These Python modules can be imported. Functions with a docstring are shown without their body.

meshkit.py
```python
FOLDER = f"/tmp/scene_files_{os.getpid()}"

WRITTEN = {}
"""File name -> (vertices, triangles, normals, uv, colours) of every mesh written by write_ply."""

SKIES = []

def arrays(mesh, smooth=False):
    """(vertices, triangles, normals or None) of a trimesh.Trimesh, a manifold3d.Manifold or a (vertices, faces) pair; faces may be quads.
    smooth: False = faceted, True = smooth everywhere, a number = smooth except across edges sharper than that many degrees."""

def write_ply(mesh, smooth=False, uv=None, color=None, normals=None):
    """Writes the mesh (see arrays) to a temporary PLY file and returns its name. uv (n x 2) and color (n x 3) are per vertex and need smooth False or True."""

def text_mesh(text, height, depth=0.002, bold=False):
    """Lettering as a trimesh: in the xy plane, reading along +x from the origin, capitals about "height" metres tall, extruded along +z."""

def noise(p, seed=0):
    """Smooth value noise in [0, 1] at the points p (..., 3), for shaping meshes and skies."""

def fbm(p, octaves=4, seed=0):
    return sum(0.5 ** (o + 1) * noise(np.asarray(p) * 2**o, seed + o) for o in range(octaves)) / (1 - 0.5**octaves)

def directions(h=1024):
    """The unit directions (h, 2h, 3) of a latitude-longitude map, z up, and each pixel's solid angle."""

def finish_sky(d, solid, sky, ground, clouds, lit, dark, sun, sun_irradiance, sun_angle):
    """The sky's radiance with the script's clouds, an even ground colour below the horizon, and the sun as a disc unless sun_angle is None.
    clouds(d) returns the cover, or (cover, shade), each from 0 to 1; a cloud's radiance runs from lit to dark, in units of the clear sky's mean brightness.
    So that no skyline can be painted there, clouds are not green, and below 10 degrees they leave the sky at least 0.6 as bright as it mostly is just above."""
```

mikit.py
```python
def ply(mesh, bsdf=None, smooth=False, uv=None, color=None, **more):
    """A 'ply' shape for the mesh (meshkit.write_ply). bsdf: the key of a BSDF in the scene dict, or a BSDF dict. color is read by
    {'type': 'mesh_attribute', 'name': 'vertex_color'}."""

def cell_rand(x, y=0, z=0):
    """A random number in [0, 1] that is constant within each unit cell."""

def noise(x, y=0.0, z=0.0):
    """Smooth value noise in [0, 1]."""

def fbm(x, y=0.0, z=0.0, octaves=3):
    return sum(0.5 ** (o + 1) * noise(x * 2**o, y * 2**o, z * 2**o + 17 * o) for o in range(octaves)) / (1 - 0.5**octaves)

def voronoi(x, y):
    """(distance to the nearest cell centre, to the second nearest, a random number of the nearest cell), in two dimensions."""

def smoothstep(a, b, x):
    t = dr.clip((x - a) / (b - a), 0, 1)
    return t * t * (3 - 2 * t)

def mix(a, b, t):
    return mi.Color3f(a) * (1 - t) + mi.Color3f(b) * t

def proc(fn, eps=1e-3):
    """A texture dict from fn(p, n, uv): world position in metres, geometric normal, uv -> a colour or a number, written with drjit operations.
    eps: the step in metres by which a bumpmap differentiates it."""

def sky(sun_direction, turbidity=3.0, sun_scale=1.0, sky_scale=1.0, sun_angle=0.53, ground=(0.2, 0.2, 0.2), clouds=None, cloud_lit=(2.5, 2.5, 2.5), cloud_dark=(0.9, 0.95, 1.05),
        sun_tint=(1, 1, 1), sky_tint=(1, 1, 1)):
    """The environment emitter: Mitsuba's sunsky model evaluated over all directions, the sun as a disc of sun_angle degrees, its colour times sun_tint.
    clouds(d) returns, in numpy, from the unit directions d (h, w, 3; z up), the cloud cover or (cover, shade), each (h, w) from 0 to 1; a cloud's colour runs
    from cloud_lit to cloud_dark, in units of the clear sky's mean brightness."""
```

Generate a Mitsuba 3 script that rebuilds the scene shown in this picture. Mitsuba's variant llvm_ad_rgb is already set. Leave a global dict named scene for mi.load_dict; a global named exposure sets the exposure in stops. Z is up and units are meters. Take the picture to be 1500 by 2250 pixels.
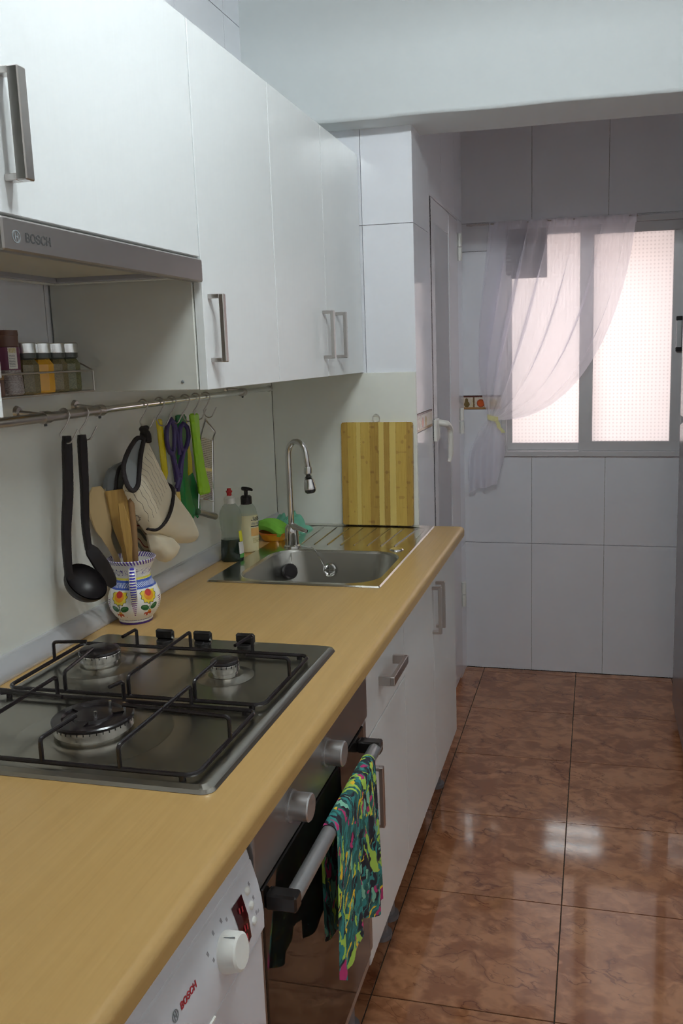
import math, random
import numpy as np
import trimesh
import shapely.geometry as sg
from shapely import affinity
from scipy.spatial import Delaunay
import manifold3d as m3
import drjit as dr
import mitsuba as mi
import mikit, meshkit
from mikit import noise, fbm, voronoi, cell_rand, smoothstep, mix

random.seed(7)
T = mi.ScalarTransform4f
scene, labels = {}, {}

# ------------------------------------------------------------------ camera
YAW, PITCH, ROLL = 0.2349, -0.1641, -0.0265
_r = np.array([math.cos(YAW), math.sin(YAW), 0.0])
_f = np.array([-math.sin(YAW) * math.cos(PITCH), math.cos(YAW) * math.cos(PITCH), math.sin(PITCH)])
_u = np.cross(_r, _f)
cam_r = math.cos(ROLL) * _r + math.sin(ROLL) * _u
cam_u = -math.sin(ROLL) * _r + math.cos(ROLL) * _u
CAM = np.array([1.083, -1.0037, 1.4938])
_M = np.eye(4)
_M[:3, 0], _M[:3, 1], _M[:3, 2], _M[:3, 3] = -cam_r, cam_u, _f, CAM
scene['camera'] = {'type': 'perspective', 'fov': 2 * math.degrees(math.atan(750 / 1902.99)), 'fov_axis': 'x', 'to_world': T(_M.tolist()),
                   'principal_point_offset_x': -106.06 / 1500, 'principal_point_offset_y': 36.7 / 2250, 'near_clip': 0.02, 'far_clip': 60.0}
exposure = 0.27

# ------------------------------------------------------------------ sky over the courtyard, lamp values
def cloud(d):
    return 0.75 + 0.25 * meshkit.fbm(d * 3.0, 3, 5)
scene['sky'] = mikit.sky((0.3, 0.6, 0.75), turbidity=4.0, sun_scale=0.0, sky_scale=19.5, clouds=cloud, cloud_lit=(1.5, 1.5, 1.5), cloud_dark=(1.0, 1.02, 1.06))
LAMP = (146.0, 160.0, 163.0)

# ------------------------------------------------------------------ materials
def rgb(c): return {'type': 'rgb', 'value': [float(v) for v in c]}
def lin(r, g, b): return tuple(((v / 255) / 12.92) if v / 255 <= 0.04045 else ((v / 255 + 0.055) / 1.055) ** 2.4 for v in (r, g, b))
def mat(name, color, rough=0.5, metal=0.0, two=True, **kw):
    c = color if isinstance(color, dict) else rgb(color)
    d = {'type': 'principled', 'base_color': c, 'roughness': float(rough), 'metallic': float(metal), **{k: (v if isinstance(v, dict) else float(v)) for k, v in kw.items()}}
    scene[name] = {'type': 'twosided', 'bsdf': d} if two else d
    return name
def bumpy(name, color, fn, scale, rough=0.5, metal=0.0, eps=1e-3, **kw):
    c = color if isinstance(color, dict) else rgb(color)
    d = {'type': 'principled', 'base_color': c, 'roughness': float(rough), 'metallic': float(metal), **{k: float(v) for k, v in kw.items()}}
    scene[name] = {'type': 'twosided', 'bsdf': {'type': 'bumpmap', 'arbitrary': mikit.proc(fn, eps), 'scale': float(scale), 'bsdf': d}}
    return name

def f_beech(p, n, uv):
    g = fbm(p.x * 260, p.y * 9, p.z * 260, 3)
    w = fbm(p.x * 30, p.y * 1.6, p.z * 30, 2)
    return mix((0.385, 0.232, 0.080), (0.47, 0.300, 0.116), dr.clip(g * 0.75 + w * 0.5 - 0.1, 0, 1))
def f_floor(p, n, uv):
    ix, iy = dr.floor((p.x - 0.586) / 0.4242), dr.floor((p.y - 2.448) / 0.4242)
    ox, oy = cell_rand(ix, iy, 1) * 20, cell_rand(ix, iy, 2) * 20
    x, y = p.x + ox, p.y + oy
    wx, wy = fbm(x * 14, y * 20, 3.0, 4) * 0.07, fbm(x * 14, y * 20, 9.0, 4) * 0.07
    a = fbm((x + wx) * 10, (y + wy) * 15, 0, 5)
    b = fbm((x + wx) * 34, (y + wy) * 46, 6.0, 4)
    c = mix((0.27, 0.107, 0.050), (0.435, 0.205, 0.105), smoothstep(0.32, 0.68, a * 0.5 + b * 0.5))
    d = (y + wy) + 0.35 * (x + wx)
    v = dr.abs(fbm((x + wx) * 5, d * 11, 5.0, 5) - 0.5)
    m = smoothstep(0.45, 0.60, fbm(x * 8, y * 11, 12.0, 3))
    c = mix(c, (0.115, 0.034, 0.018), (1 - smoothstep(0.002, 0.016, v)) * 0.7 * m)
    c = mix(c, (0.19, 0.060, 0.028), (1 - smoothstep(0.0, 0.07, v)) * 0.25)
    v2 = dr.abs(fbm((x - wx) * 12 + 4, (d - wy) * 26, 2.0, 4) - 0.5)
    m2 = smoothstep(0.5, 0.62, fbm(x * 13, y * 13, 22.0, 3))
    return mix(c, (0.15, 0.048, 0.024), (1 - smoothstep(0.0, 0.022, v2)) * 0.6 * m2)
def f_plaster(p, n, uv): return fbm(p.x * 90, p.y * 90, p.z * 90, 3)
def f_laminate(p, n, uv):
    return mi.Color3f(0.685, 0.71, 0.715) * (0.985 + 0.025 * fbm(p.x * 260, p.y * 260, p.z * 12, 2))
def f_brush(p, n, uv):
    return mi.Color3f(0.50, 0.49, 0.46) * (0.86 + 0.25 * noise(p.x * 900, p.y * 12, p.z * 900))
def f_bamboo(p, n, uv):
    s = dr.floor(p.x * 1000 / 6.0)
    g = fbm(p.x * 500, p.y * 500, p.z * 12, 2)
    knot = smoothstep(0.80, 0.9, noise(p.x * 90, 0.0, p.z * 60))
    c = mix((0.44, 0.28, 0.052), (0.55, 0.385, 0.095), g * 0.7 + cell_rand(s) * 0.3)
    return mix(c, (0.33, 0.16, 0.04), knot * 0.5)
def f_bamboo_dark(p, n, uv):
    g = fbm(p.x * 500, p.y * 500, p.z * 12, 2)
    knot = smoothstep(0.78, 0.9, noise(p.x * 90, 4.0, p.z * 60))
    return mix(mix((0.32, 0.185, 0.036), (0.43, 0.27, 0.058), g), (0.22, 0.10, 0.03), knot * 0.5)
def f_wood(p, n, uv):
    return mix((0.25, 0.135, 0.03), (0.42, 0.25, 0.065), fbm(p.x * 300, p.y * 300, p.z * 10, 3))
def f_pane(p, n, uv):
    gx, gz = p.x / 0.016, p.z / 0.016
    d = dr.sqrt(dr.square((gx - dr.floor(gx)) - 0.5) + dr.square((gz - dr.floor(gz)) - 0.5))
    soft = fbm(p.x * 3, p.z * 3, 1.0, 2)
    return mi.Color3f(0.98, 0.955, 0.95) * (1 - (1 - smoothstep(0.12, 0.34, d)) * (0.08 + 0.14 * soft))
def f_ribs(p, n, uv): return 0.5 + 0.5 * dr.sin(p.z * 2 * 3.14159 / 0.011)
def f_courtyard(p, n, uv):
    return mix((0.80, 0.655, 0.60), (0.86, 0.72, 0.66), fbm(p.x * 6, p.y * 6, p.z * 6, 3))
def f_towel(p, n, uv):
    u, v = uv.x * 1.45, uv.y * 1.45        # metres along the cloth, drawn at 1:1.45
    wx, wy = fbm(u * 40, v * 40, 1.0, 3) * 0.035, fbm(u * 40, v * 40, 7.0, 3) * 0.035
    a, b = u + wx, v + wy
    c = mix((0.012, 0.012, 0.022), (0.02, 0.095, 0.085), smoothstep(0.42, 0.58, noise(a * 45, b * 22, 2.0)))
    s1 = noise((a + b * 0.5) * 130, (b - a * 0.5) * 28, 4.0)
    c = mix(c, (0.03, 0.20, 0.19), smoothstep(0.60, 0.66, s1))
    s2 = noise((a - b * 0.35) * 85, (b + a * 0.35) * 20, 8.0) * smoothstep(0.35, 0.6, noise(a * 18, b * 14, 3.0))
    c = mix(c, (0.36, 0.54, 0.08), smoothstep(0.56, 0.60, s2))
    s3 = noise((a + b * 0.2) * 70, b * 28, 15.0) * smoothstep(0.45, 0.6, noise(a * 22, b * 16, 13.0))
    c = mix(c, (0.20, 0.46, 0.33), smoothstep(0.55, 0.60, s3))
    c = mix(c, (0.42, 0.03, 0.14), smoothstep(0.80, 0.84, noise(a * 55, b * 30, 21.0)))
    c = mix(c, (0.75, 0.48, 0.03), smoothstep(0.86, 0.89, noise((a + b * 0.8) * 60, b * 40, 31.0)))
    return c
JX, JY, JZ = 0.085, 0.688, 0.9142
def f_jug(p, n, uv):
    x, y, h = p.x - JX, p.y - JY, p.z - JZ
    P = 1.22
    a = dr.atan2(y, x) + 1.06
    r = dr.sqrt(x * x + y * y)
    k = dr.floor(a / P)
    s = (a - (k + 0.5) * P) * r            # metres from the flower axis
    k2 = dr.floor(a / P + 0.5)
    s2 = (a - k2 * P) * r                  # metres from the divider between flowers
    white = mi.Color3f(0.74, 0.73, 0.70)
    c = white
    hb = (h - 0.078) + 0.006
    ang = dr.atan2(h - 0.068, s)
    rf = dr.sqrt(s * s + dr.square(h - 0.068))
    lim = 0.0178 + 0.0014 * dr.cos(ang * 11)
    c = mix(c, (0.03, 0.03, 0.02), dr.select((rf < lim + 0.0012) & (rf > lim) & (h < 0.078), 1.0, 0.0))
    c = mix(c, (0.72, 0.55, 0.04), dr.select((rf < lim) & (h < 0.078), 1.0, 0.0))
    c = mix(c, (0.75, 0.28, 0.015), dr.select((rf < 0.0115) & (h < 0.077), 1.0, 0.0))
    c = mix(c, (0.50, 0.035, 0.03), dr.select(dr.sqrt(s * s + dr.square(h - 0.073)) < 0.0075, 1.0, 0.0))
    for sg_ in (-1, 1):
        t = s * sg_ - 0.0115; q = h - 0.041 - 0.25 * t
        e = dr.square(t / 0.0095) + dr.square(q / 0.0065)
        c = mix(c, (0.01, 0.10, 0.03), dr.select(e < 1, 1.0, 0.0))
        c = mix(c, (0.10, 0.24, 0.10), dr.select((e < 0.5) & (q > 0), 0.6, 0.0))
    c = mix(c, (0.02, 0.08, 0.03), dr.select((dr.abs(s) < 0.001) & (h > 0.032) & (h < 0.052), 1.0, 0.0))
    blob = noise(s * 260, h * 260, 3.0)
    c = mix(c, (0.62, 0.30, 0.03), dr.select((dr.abs(s) < 0.004) & (h > 0.025) & (h < 0.034), 1.0, 0.0))
    c = mix(c, (0.45, 0.05, 0.02), dr.select((dr.abs(s) < 0.011) & (h > 0.020) & (h < 0.029) & (blob > 0.52), 1.0, 0.0))
    dash = (h * 210) - dr.floor(h * 210)
    c = mix(c, (0.17, 0.05, 0.20), dr.select((dr.abs(s2) < (h - 0.015) * 0.16) & (h < 0.062) & (h > 0.022) & (dash < 0.45), 1.0, 0.0))
    fx = (a * 11 + h * 160); st = fx - dr.floor(fx)
    band = (h > 0.082) & (h < 0.101)
    c = mix(c, (0.05, 0.10, 0.42), dr.select(band, 1.0, 0.0))
    c = mix(c, (0.66, 0.70, 0.74), dr.select((h > 0.086) & (h < 0.096) & (st < 0.42), 1.0, 0.0))
    c = mix(c, (0.70, 0.62, 0.10), dr.select((h > 0.1015) & (h < 0.1065), 1.0, 0.0))
    sw = dr.abs(noise(a * 9, h * 300, 2.0) - 0.5)
    c = mix(c, (0.07, 0.04, 0.26), dr.select((h > 0.112) & (h < 0.126) & (sw < 0.06), 1.0, 0.0))
    rd = (a * 7.5 + h * 60); rs = rd - dr.floor(rd)
    c = mix(c, (0.10, 0.05, 0.30), dr.select((h > 0.1365) & (rs < 0.5), 1.0, 0.0))
    return mix(c, (0.05, 0.02, 0.16), dr.select((h < 0.005) | ((h > 0.009) & (h < 0.0105)), 1.0, 0.0))
def f_jughandle(p, n, uv):
    h = p.z - JZ; d = h * 170 - dr.floor(h * 170)
    ph = dr.atan2(p.y - JY, p.x - JX) + 1.06
    return mix((0.74, 0.73, 0.70), (0.05, 0.04, 0.36), dr.select((d < 0.55) & (dr.abs(ph) < 0.085), 1.0, 0.0))
def f_mitt(p, n, uv):
    q = (p.y * 0.79 + p.z * 0.61) * 0 + uv.x
    l = q / 0.0125 + 0.10 * dr.sin(uv.y * 180); w = dr.abs(l - dr.floor(l) - 0.5)
    return mix((0.25, 0.22, 0.17), (0.66, 0.60, 0.46), dr.select((uv.y > 0) & (uv.y < 0.118), smoothstep(0.02, 0.07, w), 1.0))
def f_mitt_striped(p, n, uv):
    l = (uv.x + 0.004 * dr.sin(uv.y * 90)) / 0.03; w = l - dr.floor(l)
    c = mix((0.52, 0.48, 0.38), (0.13, 0.15, 0.14), dr.select((w > 0.2) & (w < 0.5), 1.0, 0.0))
    return mix(c, (0.20, 0.03, 0.03), dr.select((w > 0.7) & (w < 0.8), 1.0, 0.0))
def f_weave(p, n, uv): return noise(p.x * 700, p.y * 700, p.z * 700)
def f_sponge(p, n, uv): return noise(p.x * 500, p.y * 500, p.z * 500)
def f_border(p, n, uv):
    # printed fruit tile: u along the tile (0..0.20 m), v up (0..0.06 m)
    u, v = uv.x, uv.y
    c = mix((0.60, 0.52, 0.42), (0.66, 0.58, 0.48), noise(u * 80, v * 80, 1.0))
    c = mix(c, (0.10, 0.03, 0.02), dr.select(v > 0.0535, 1.0, 0.0))
    c = mix(c, (0.36, 0.19, 0.07), dr.select(v < 0.009, 1.0, 0.0))
    c = mix(c, (0.28, 0.10, 0.09), dr.select((u < 0.010) & (u > 0.003), 1.0, 0.0))
    pear = dr.minimum(dr.square((u - 0.030) / 0.013) + dr.square((v - 0.022) / 0.013), dr.square((u - 0.029) / 0.0075) + dr.square((v - 0.036) / 0.014))
    c = mix(c, (0.16, 0.105, 0.03), dr.select(pear < 1, 1.0, 0.0))
    c = mix(c, (0.20, 0.12, 0.05), dr.select((u > 0.058) & (u < 0.066) & (v > 0.009) & (v < 0.0535), 1.0, 0.0))
    moon = (dr.square((u - 0.048) / 0.011) + dr.square((v - 0.027) / 0.018) < 1) & (dr.square((u - 0.042) / 0.010) + dr.square((v - 0.030) / 0.017) > 1)
    c = mix(c, (0.62, 0.55, 0.36), dr.select(moon, 1.0, 0.0))
    ap = dr.square((u - 0.094) / 0.0185) + dr.square((v - 0.0265) / 0.018)
    c = mix(c, mix((0.55, 0.10, 0.02), (0.30, 0.05, 0.02), smoothstep(0.3, 1.0, ap)), dr.select(ap < 1, 1.0, 0.0))
    ap2 = dr.square((u - 0.150) / 0.0185) + dr.square((v - 0.0265) / 0.018)
    return mix(c, (0.40, 0.26, 0.04), dr.select(ap2 < 1, 1.0, 0.0))
def f_grater(p, n, uv):
    a, b = uv.x / 0.006, uv.y / 0.006
    d = dr.square(a - dr.floor(a) - 0.5) + dr.square(b - dr.floor(b) - 0.5)
    return mix((0.12, 0.11, 0.11), (0.62, 0.62, 0.62), smoothstep(0.05, 0.09, d))
def f_spice(p, n, uv): return mix((0.06, 0.05, 0.02), (0.17, 0.13, 0.05), noise(p.x * 900, p.y * 900, p.z * 500))
def f_herb(p, n, uv): return mix((0.035, 0.045, 0.015), (0.16, 0.15, 0.06), noise(p.x * 700, p.y * 700, p.z * 700))
def f_pepper(p, n, uv): return mix((0.10, 0.07, 0.07), (0.32, 0.28, 0.27), noise(p.x * 500, p.y * 500, p.z * 500))

mat('mat_white_tile', (0.745, 0.76, 0.805), 0.07, specular=0.5)
mat('mat_grout', (0.42, 0.41, 0.39), 0.9)
mat('mat_floor_grout', (0.055, 0.035, 0.022), 0.8)
mat('mat_floor', mikit.proc(f_floor), 0.055, specular=0.55)
bumpy('mat_plaster', (0.57, 0.60, 0.61), f_plaster, 0.0025, 0.85)
mat('mat_paint', (0.82, 0.82, 0.82), 0.8)
mat('mat_laminate', mikit.proc(f_laminate), 0.32, specular=0.45)
mat('mat_panel', (0.70, 0.71, 0.66), 0.30, specular=0.4)
mat('mat_carcass', (0.56, 0.57, 0.53), 0.4)
mat('mat_beech', mikit.proc(f_beech), 0.33, specular=0.45)
mat('mat_upstand', (0.60, 0.61, 0.63), 0.38, 0.45)
mat('mat_alu', (0.55, 0.56, 0.57), 0.32, 0.85)
mat('mat_window_alu', (0.56, 0.555, 0.57), 0.45, 0.15)
mat('mat_steel', mikit.proc(f_brush), 0.27, 1.0)
mat('mat_hob_steel', (0.37, 0.355, 0.315), 0.24, 1.0)
mat('mat_sink_steel', (0.60, 0.585, 0.53), 0.16, 1.0)
mat('mat_bowl_steel', (0.47, 0.465, 0.43), 0.33, 1.0)
mat('mat_burner', (0.80, 0.78, 0.74), 0.18, 1.0)
mat('mat_chrome', (0.80, 0.80, 0.80), 0.05, 1.0)
mat('mat_nickel', (0.55, 0.52, 0.50), 0.28, 1.0)
mat('mat_hood_steel', (0.40, 0.375, 0.36), 0.33, 0.9)
mat('mat_filter', (0.40, 0.375, 0.30), 0.5)
mat('mat_black_gloss', (0.010, 0.009, 0.009), 0.12, specular=0.6)
mat('mat_enamel', (0.007, 0.005, 0.006), 0.2, specular=0.45)
mat('mat_black_matt', (0.010, 0.008, 0.009), 0.38, specular=0.3)
mat('mat_black_glass', (0.008, 0.007, 0.006), 0.03, specular=0.75)
mat('mat_print_dark', (0.05, 0.05, 0.05), 0.5)
mat('mat_print_red', (0.42, 0.03, 0.04), 0.5)
mat('mat_print_grey', (0.20, 0.22, 0.23), 0.5)
mat('mat_appliance', (0.66, 0.675, 0.72), 0.28, specular=0.5)
mat('mat_groove', (0.30, 0.30, 0.33), 0.5)
mat('mat_display', (0.035, 0.002, 0.004), 0.08, specular=0.6)
mat('mat_digit', (0.35, 0.02, 0.03), 0.4)
mat('mat_door_white', (0.68, 0.68, 0.71), 0.3)
mat('mat_door_handle', (0.78, 0.77, 0.72), 0.25)
mat('mat_bamboo', mikit.proc(f_bamboo), 0.38)
mat('mat_bamboo_dark', mikit.proc(f_bamboo_dark), 0.38)
mat('mat_bamboo_light', (0.60, 0.45, 0.135), 0.38)
mat('mat_wood', mikit.proc(f_wood), 0.5)
mat('mat_wood_red', (0.24, 0.135, 0.06), 0.55)
mat('mat_wood_pale', (0.50, 0.355, 0.175), 0.6)
mat('mat_courtyard', mikit.proc(f_courtyard), 0.9)
mat('mat_vent', (0.13, 0.12, 0.13), 0.6)
mat('mat_towel', mikit.proc(f_towel), 0.85, sheen=0.2)
mat('mat_jug', mikit.proc(f_jug), 0.10, specular=0.5)
mat('mat_jug_handle', mikit.proc(f_jughandle), 0.10, specular=0.5)
mat('mat_mitt', mikit.proc(f_mitt), 0.9, sheen=0.3)
mat('mat_mitt_striped', mikit.proc(f_mitt_striped), 0.9, sheen=0.3)
mat('mat_mitt_grey', (0.21, 0.225, 0.23), 0.9)
mat('mat_piping', (0.013, 0.009, 0.010), 0.8)
mat('mat_yellow', (0.75, 0.62, 0.02), 0.3)
mat('mat_lime', (0.30, 0.62, 0.02), 0.3)
mat('mat_green', (0.006, 0.20, 0.045), 0.3)
mat('mat_purple', (0.045, 0.028, 0.135), 0.3)
mat('mat_amber', (0.62, 0.27, 0.015), 0.25)
mat('mat_orange', (0.50, 0.11, 0.012), 0.3)
bumpy('mat_sponge', (0.20, 0.52, 0.06), f_sponge, 0.002, 0.95)
bumpy('mat_cloth', (0.18, 0.50, 0.36), f_sponge, 0.003, 0.95)
mat('mat_grater_holes', mikit.proc(f_grater), 0.3, 0.7)
mat('mat_turmeric', (0.60, 0.29, 0.006), 0.35, clearcoat=1.0, clearcoat_gloss=0.95)
mat('mat_spice_brown', mikit.proc(f_spice), 0.4, clearcoat=1.0, clearcoat_gloss=0.95)
mat('mat_spice_herb', mikit.proc(f_herb), 0.4, clearcoat=1.0, clearcoat_gloss=0.95)
mat('mat_spice_grey', mikit.proc(f_pepper), 0.4, clearcoat=1.0, clearcoat_gloss=0.95)
mat('mat_dark_glass', (0.045, 0.05, 0.045), 0.08, specular=0.6)
mat('mat_cap_brown', (0.10, 0.045, 0.032), 0.4)
mat('mat_label_purple', (0.11, 0.025, 0.06), 0.4)
mat('mat_label_white', (0.60, 0.58, 0.54), 0.5)
mat('mat_label_gold', (0.42, 0.34, 0.12), 0.5)
mat('mat_liquid_dark', (0.010, 0.018, 0.012), 0.08)
mat('mat_soap_cream', (0.66, 0.60, 0.36), 0.35)
mat('mat_cap_white', (0.75, 0.76, 0.72), 0.3)
mat('mat_cap_red', (0.45, 0.02, 0.02), 0.3)
mat('mat_label_yellow', (0.70, 0.66, 0.04), 0.4)
mat('mat_label_green', (0.08, 0.28, 0.06), 0.4)
mat('mat_label_peach', (0.74, 0.42, 0.14), 0.4)
mat('mat_fridge', (0.13, 0.115, 0.125), 0.22, 0.5)
mat('mat_leg', (0.20, 0.19, 0.20), 0.3)
scene['mat_pane'] = {'type': 'principledthin', 'base_color': mikit.proc(f_pane), 'roughness': 0.35, 'diff_trans': 1.86, 'eta': 1.4}
scene['mat_pane_ribbed'] = {'type': 'bumpmap', 'arbitrary': mikit.proc(f_ribs), 'scale': 0.0007, 'bsdf': {'type': 'principledthin', 'base_color': rgb((0.80, 0.82, 0.86)), 'roughness': 0.25, 'diff_trans': 0.2, 'eta': 1.5}}
def sheer(name, color, opacity, trans):
    scene[name] = {'type': 'mask', 'opacity': float(opacity), 'bsdf': {'type': 'principledthin', 'base_color': rgb(color), 'roughness': 0.6, 'diff_trans': float(trans), 'eta': 1.3}}
sheer('mat_sheer', (0.92, 0.91, 0.99), 0.48, 1.15)     # open weave: the gaps between the threads let light straight through
sheer('mat_sheer_dense', (0.92, 0.91, 0.98), 0.62, 0.8)
mat('mat_ribbon', (0.80, 0.78, 0.42), 0.7)
scene['mat_clear_plastic'] = {'type': 'mask', 'opacity': 0.30, 'bsdf': {'type': 'principledthin', 'base_color': rgb((0.40, 0.48, 0.41)), 'roughness': 0.12, 'diff_trans': 0.9, 'eta': 1.5}}

# ------------------------------------------------------------------ mesh helpers
def rbox(x0, y0, z0, x1, y1, z1, c=0.0015):
    """A box with chamfered edges."""
    lo, hi = np.array([x0, y0, z0], float), np.array([x1, y1, z1], float)
    c = min(c, 0.45 * (hi - lo).min())
    pts = []
    for s in np.ndindex(2, 2, 2):
        s = np.array(s)
        corner, d = np.where(s == 1, hi, lo), np.where(s == 1, -c, c)
        for k in range(3):
            q = corner + d; q[k] = corner[k]; pts.append(q)
    return trimesh.convex.convex_hull(np.array(pts))
def box(x0, y0, z0, x1, y1, z1):
    m = trimesh.creation.box((x1 - x0, y1 - y0, z1 - z0)); m.apply_translation(((x0 + x1) / 2, (y0 + y1) / 2, (z0 + z1) / 2)); return m
def cat(*ms):
    out = []
    for m in ms: out += list(m) if isinstance(m, (list, tuple)) else [m]
    return trimesh.util.concatenate(out)
def spline(pts, n=12):
    p = np.asarray(pts, float); p = np.vstack([2 * p[0] - p[1], p, 2 * p[-1] - p[-2]]); out = []
    for i in range(1, len(p) - 2):
        for t in np.linspace(0, 1, n, endpoint=False):
            a, b, c, d = p[i - 1:i + 3]
            out.append(0.5 * (2 * b + (c - a) * t + (2 * a - 5 * b + 4 * c - d) * t * t + (3 * b - a - 3 * c + d) * t ** 3))
    return np.array(out + [p[-2]])
def rounded(pts, r, n=5):
    """A polyline with its inner corners rounded."""
    p = [np.asarray(q, float) for q in pts]; out = [p[0]]
    for a, b, c in zip(p, p[1:], p[2:]):
        u, v = a - b, c - b
        k = min(r, 0.45 * np.linalg.norm(u), 0.45 * np.linalg.norm(v))
        s, e = b + u / np.linalg.norm(u) * k, b + v / np.linalg.norm(v) * k
        out += [(1 - t) ** 2 * s + 2 * t * (1 - t) * b + t * t * e for t in np.linspace(0, 1, n)]
    return np.array(out + [p[-1]])
def tube(path, r, seg=10, closed=False):
    p = np.asarray(path, float)
    keep = np.r_[True, np.linalg.norm(np.diff(p, axis=0), axis=1) > 1e-7]; p = p[keep]
    n = len(p); r = np.broadcast_to(np.interp(np.linspace(0, 1, n), np.linspace(0, 1, np.size(r)), np.ravel(r)) if np.size(r) > 1 else r, (n,))
    t = (np.roll(p, -1, 0) - np.roll(p, 1, 0)) if closed else np.gradient(p, axis=0)
    t = t / (np.linalg.norm(t, axis=1, keepdims=True) + 1e-12)
    a = np.cross(t[0], [0, 0, 1.0] if abs(t[0][2]) < 0.9 else [1.0, 0, 0]); a /= np.linalg.norm(a)
    ang = np.arange(seg) * 2 * np.pi / seg; v = []
    for i in range(n):
        a = a - t[i] * (a @ t[i]); a /= np.linalg.norm(a); b = np.cross(t[i], a)
        v.append(p[i] + r[i] * (np.cos(ang)[:, None] * a + np.sin(ang)[:, None] * b))
    v = np.vstack(v); f = []
    for i in range(n if closed else n - 1):
        j = (i + 1) % n
        for k in range(seg):
            l = (k + 1) % seg; f += [[i * seg + k, i * seg + l, j * seg + l], [i * seg + k, j * seg + l, j * seg + k]]
    if not closed:
        v = np.vstack([v, p[0], p[-1]]); m = len(v)
        for k in range(seg):
            l = (k + 1) % seg; f += [[m - 2, l, k], [m - 1, (n - 1) * seg + k, (n - 1) * seg + l]]
    return trimesh.Trimesh(v, f, process=False)
def lathe(profile, c=(0, 0, 0), seg=32):
    m = trimesh.creation.revolve(np.asarray(profile, float), sections=seg); m.apply_translation(c); return m
def cyl(p0, p1, r, seg=20): return tube([np.asarray(p0, float), np.asarray(p1, float)], r, seg)
def knob(p0, axis, prof, seg=28):
    """prof: (radius, distance along the axis)."""
    m = trimesh.creation.revolve(np.asarray(prof, float), sections=seg)
    m.apply_transform(trimesh.geometry.align_vectors([0, 0, 1], axis)); m.apply_translation(p0); return m
def place(m, origin, ex, ey):
    """A mesh made in the xy plane, set up at origin with its x along ex and its y along ey."""
    ex, ey = np.asarray(ex, float), np.asarray(ey, float); ex /= np.linalg.norm(ex); ey /= np.linalg.norm(ey)
    M = np.eye(4); M[:3, 0], M[:3, 1], M[:3, 2], M[:3, 3] = ex, ey, np.cross(ex, ey), origin
    m = m.copy(); m.apply_transform(M); return m
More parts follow.
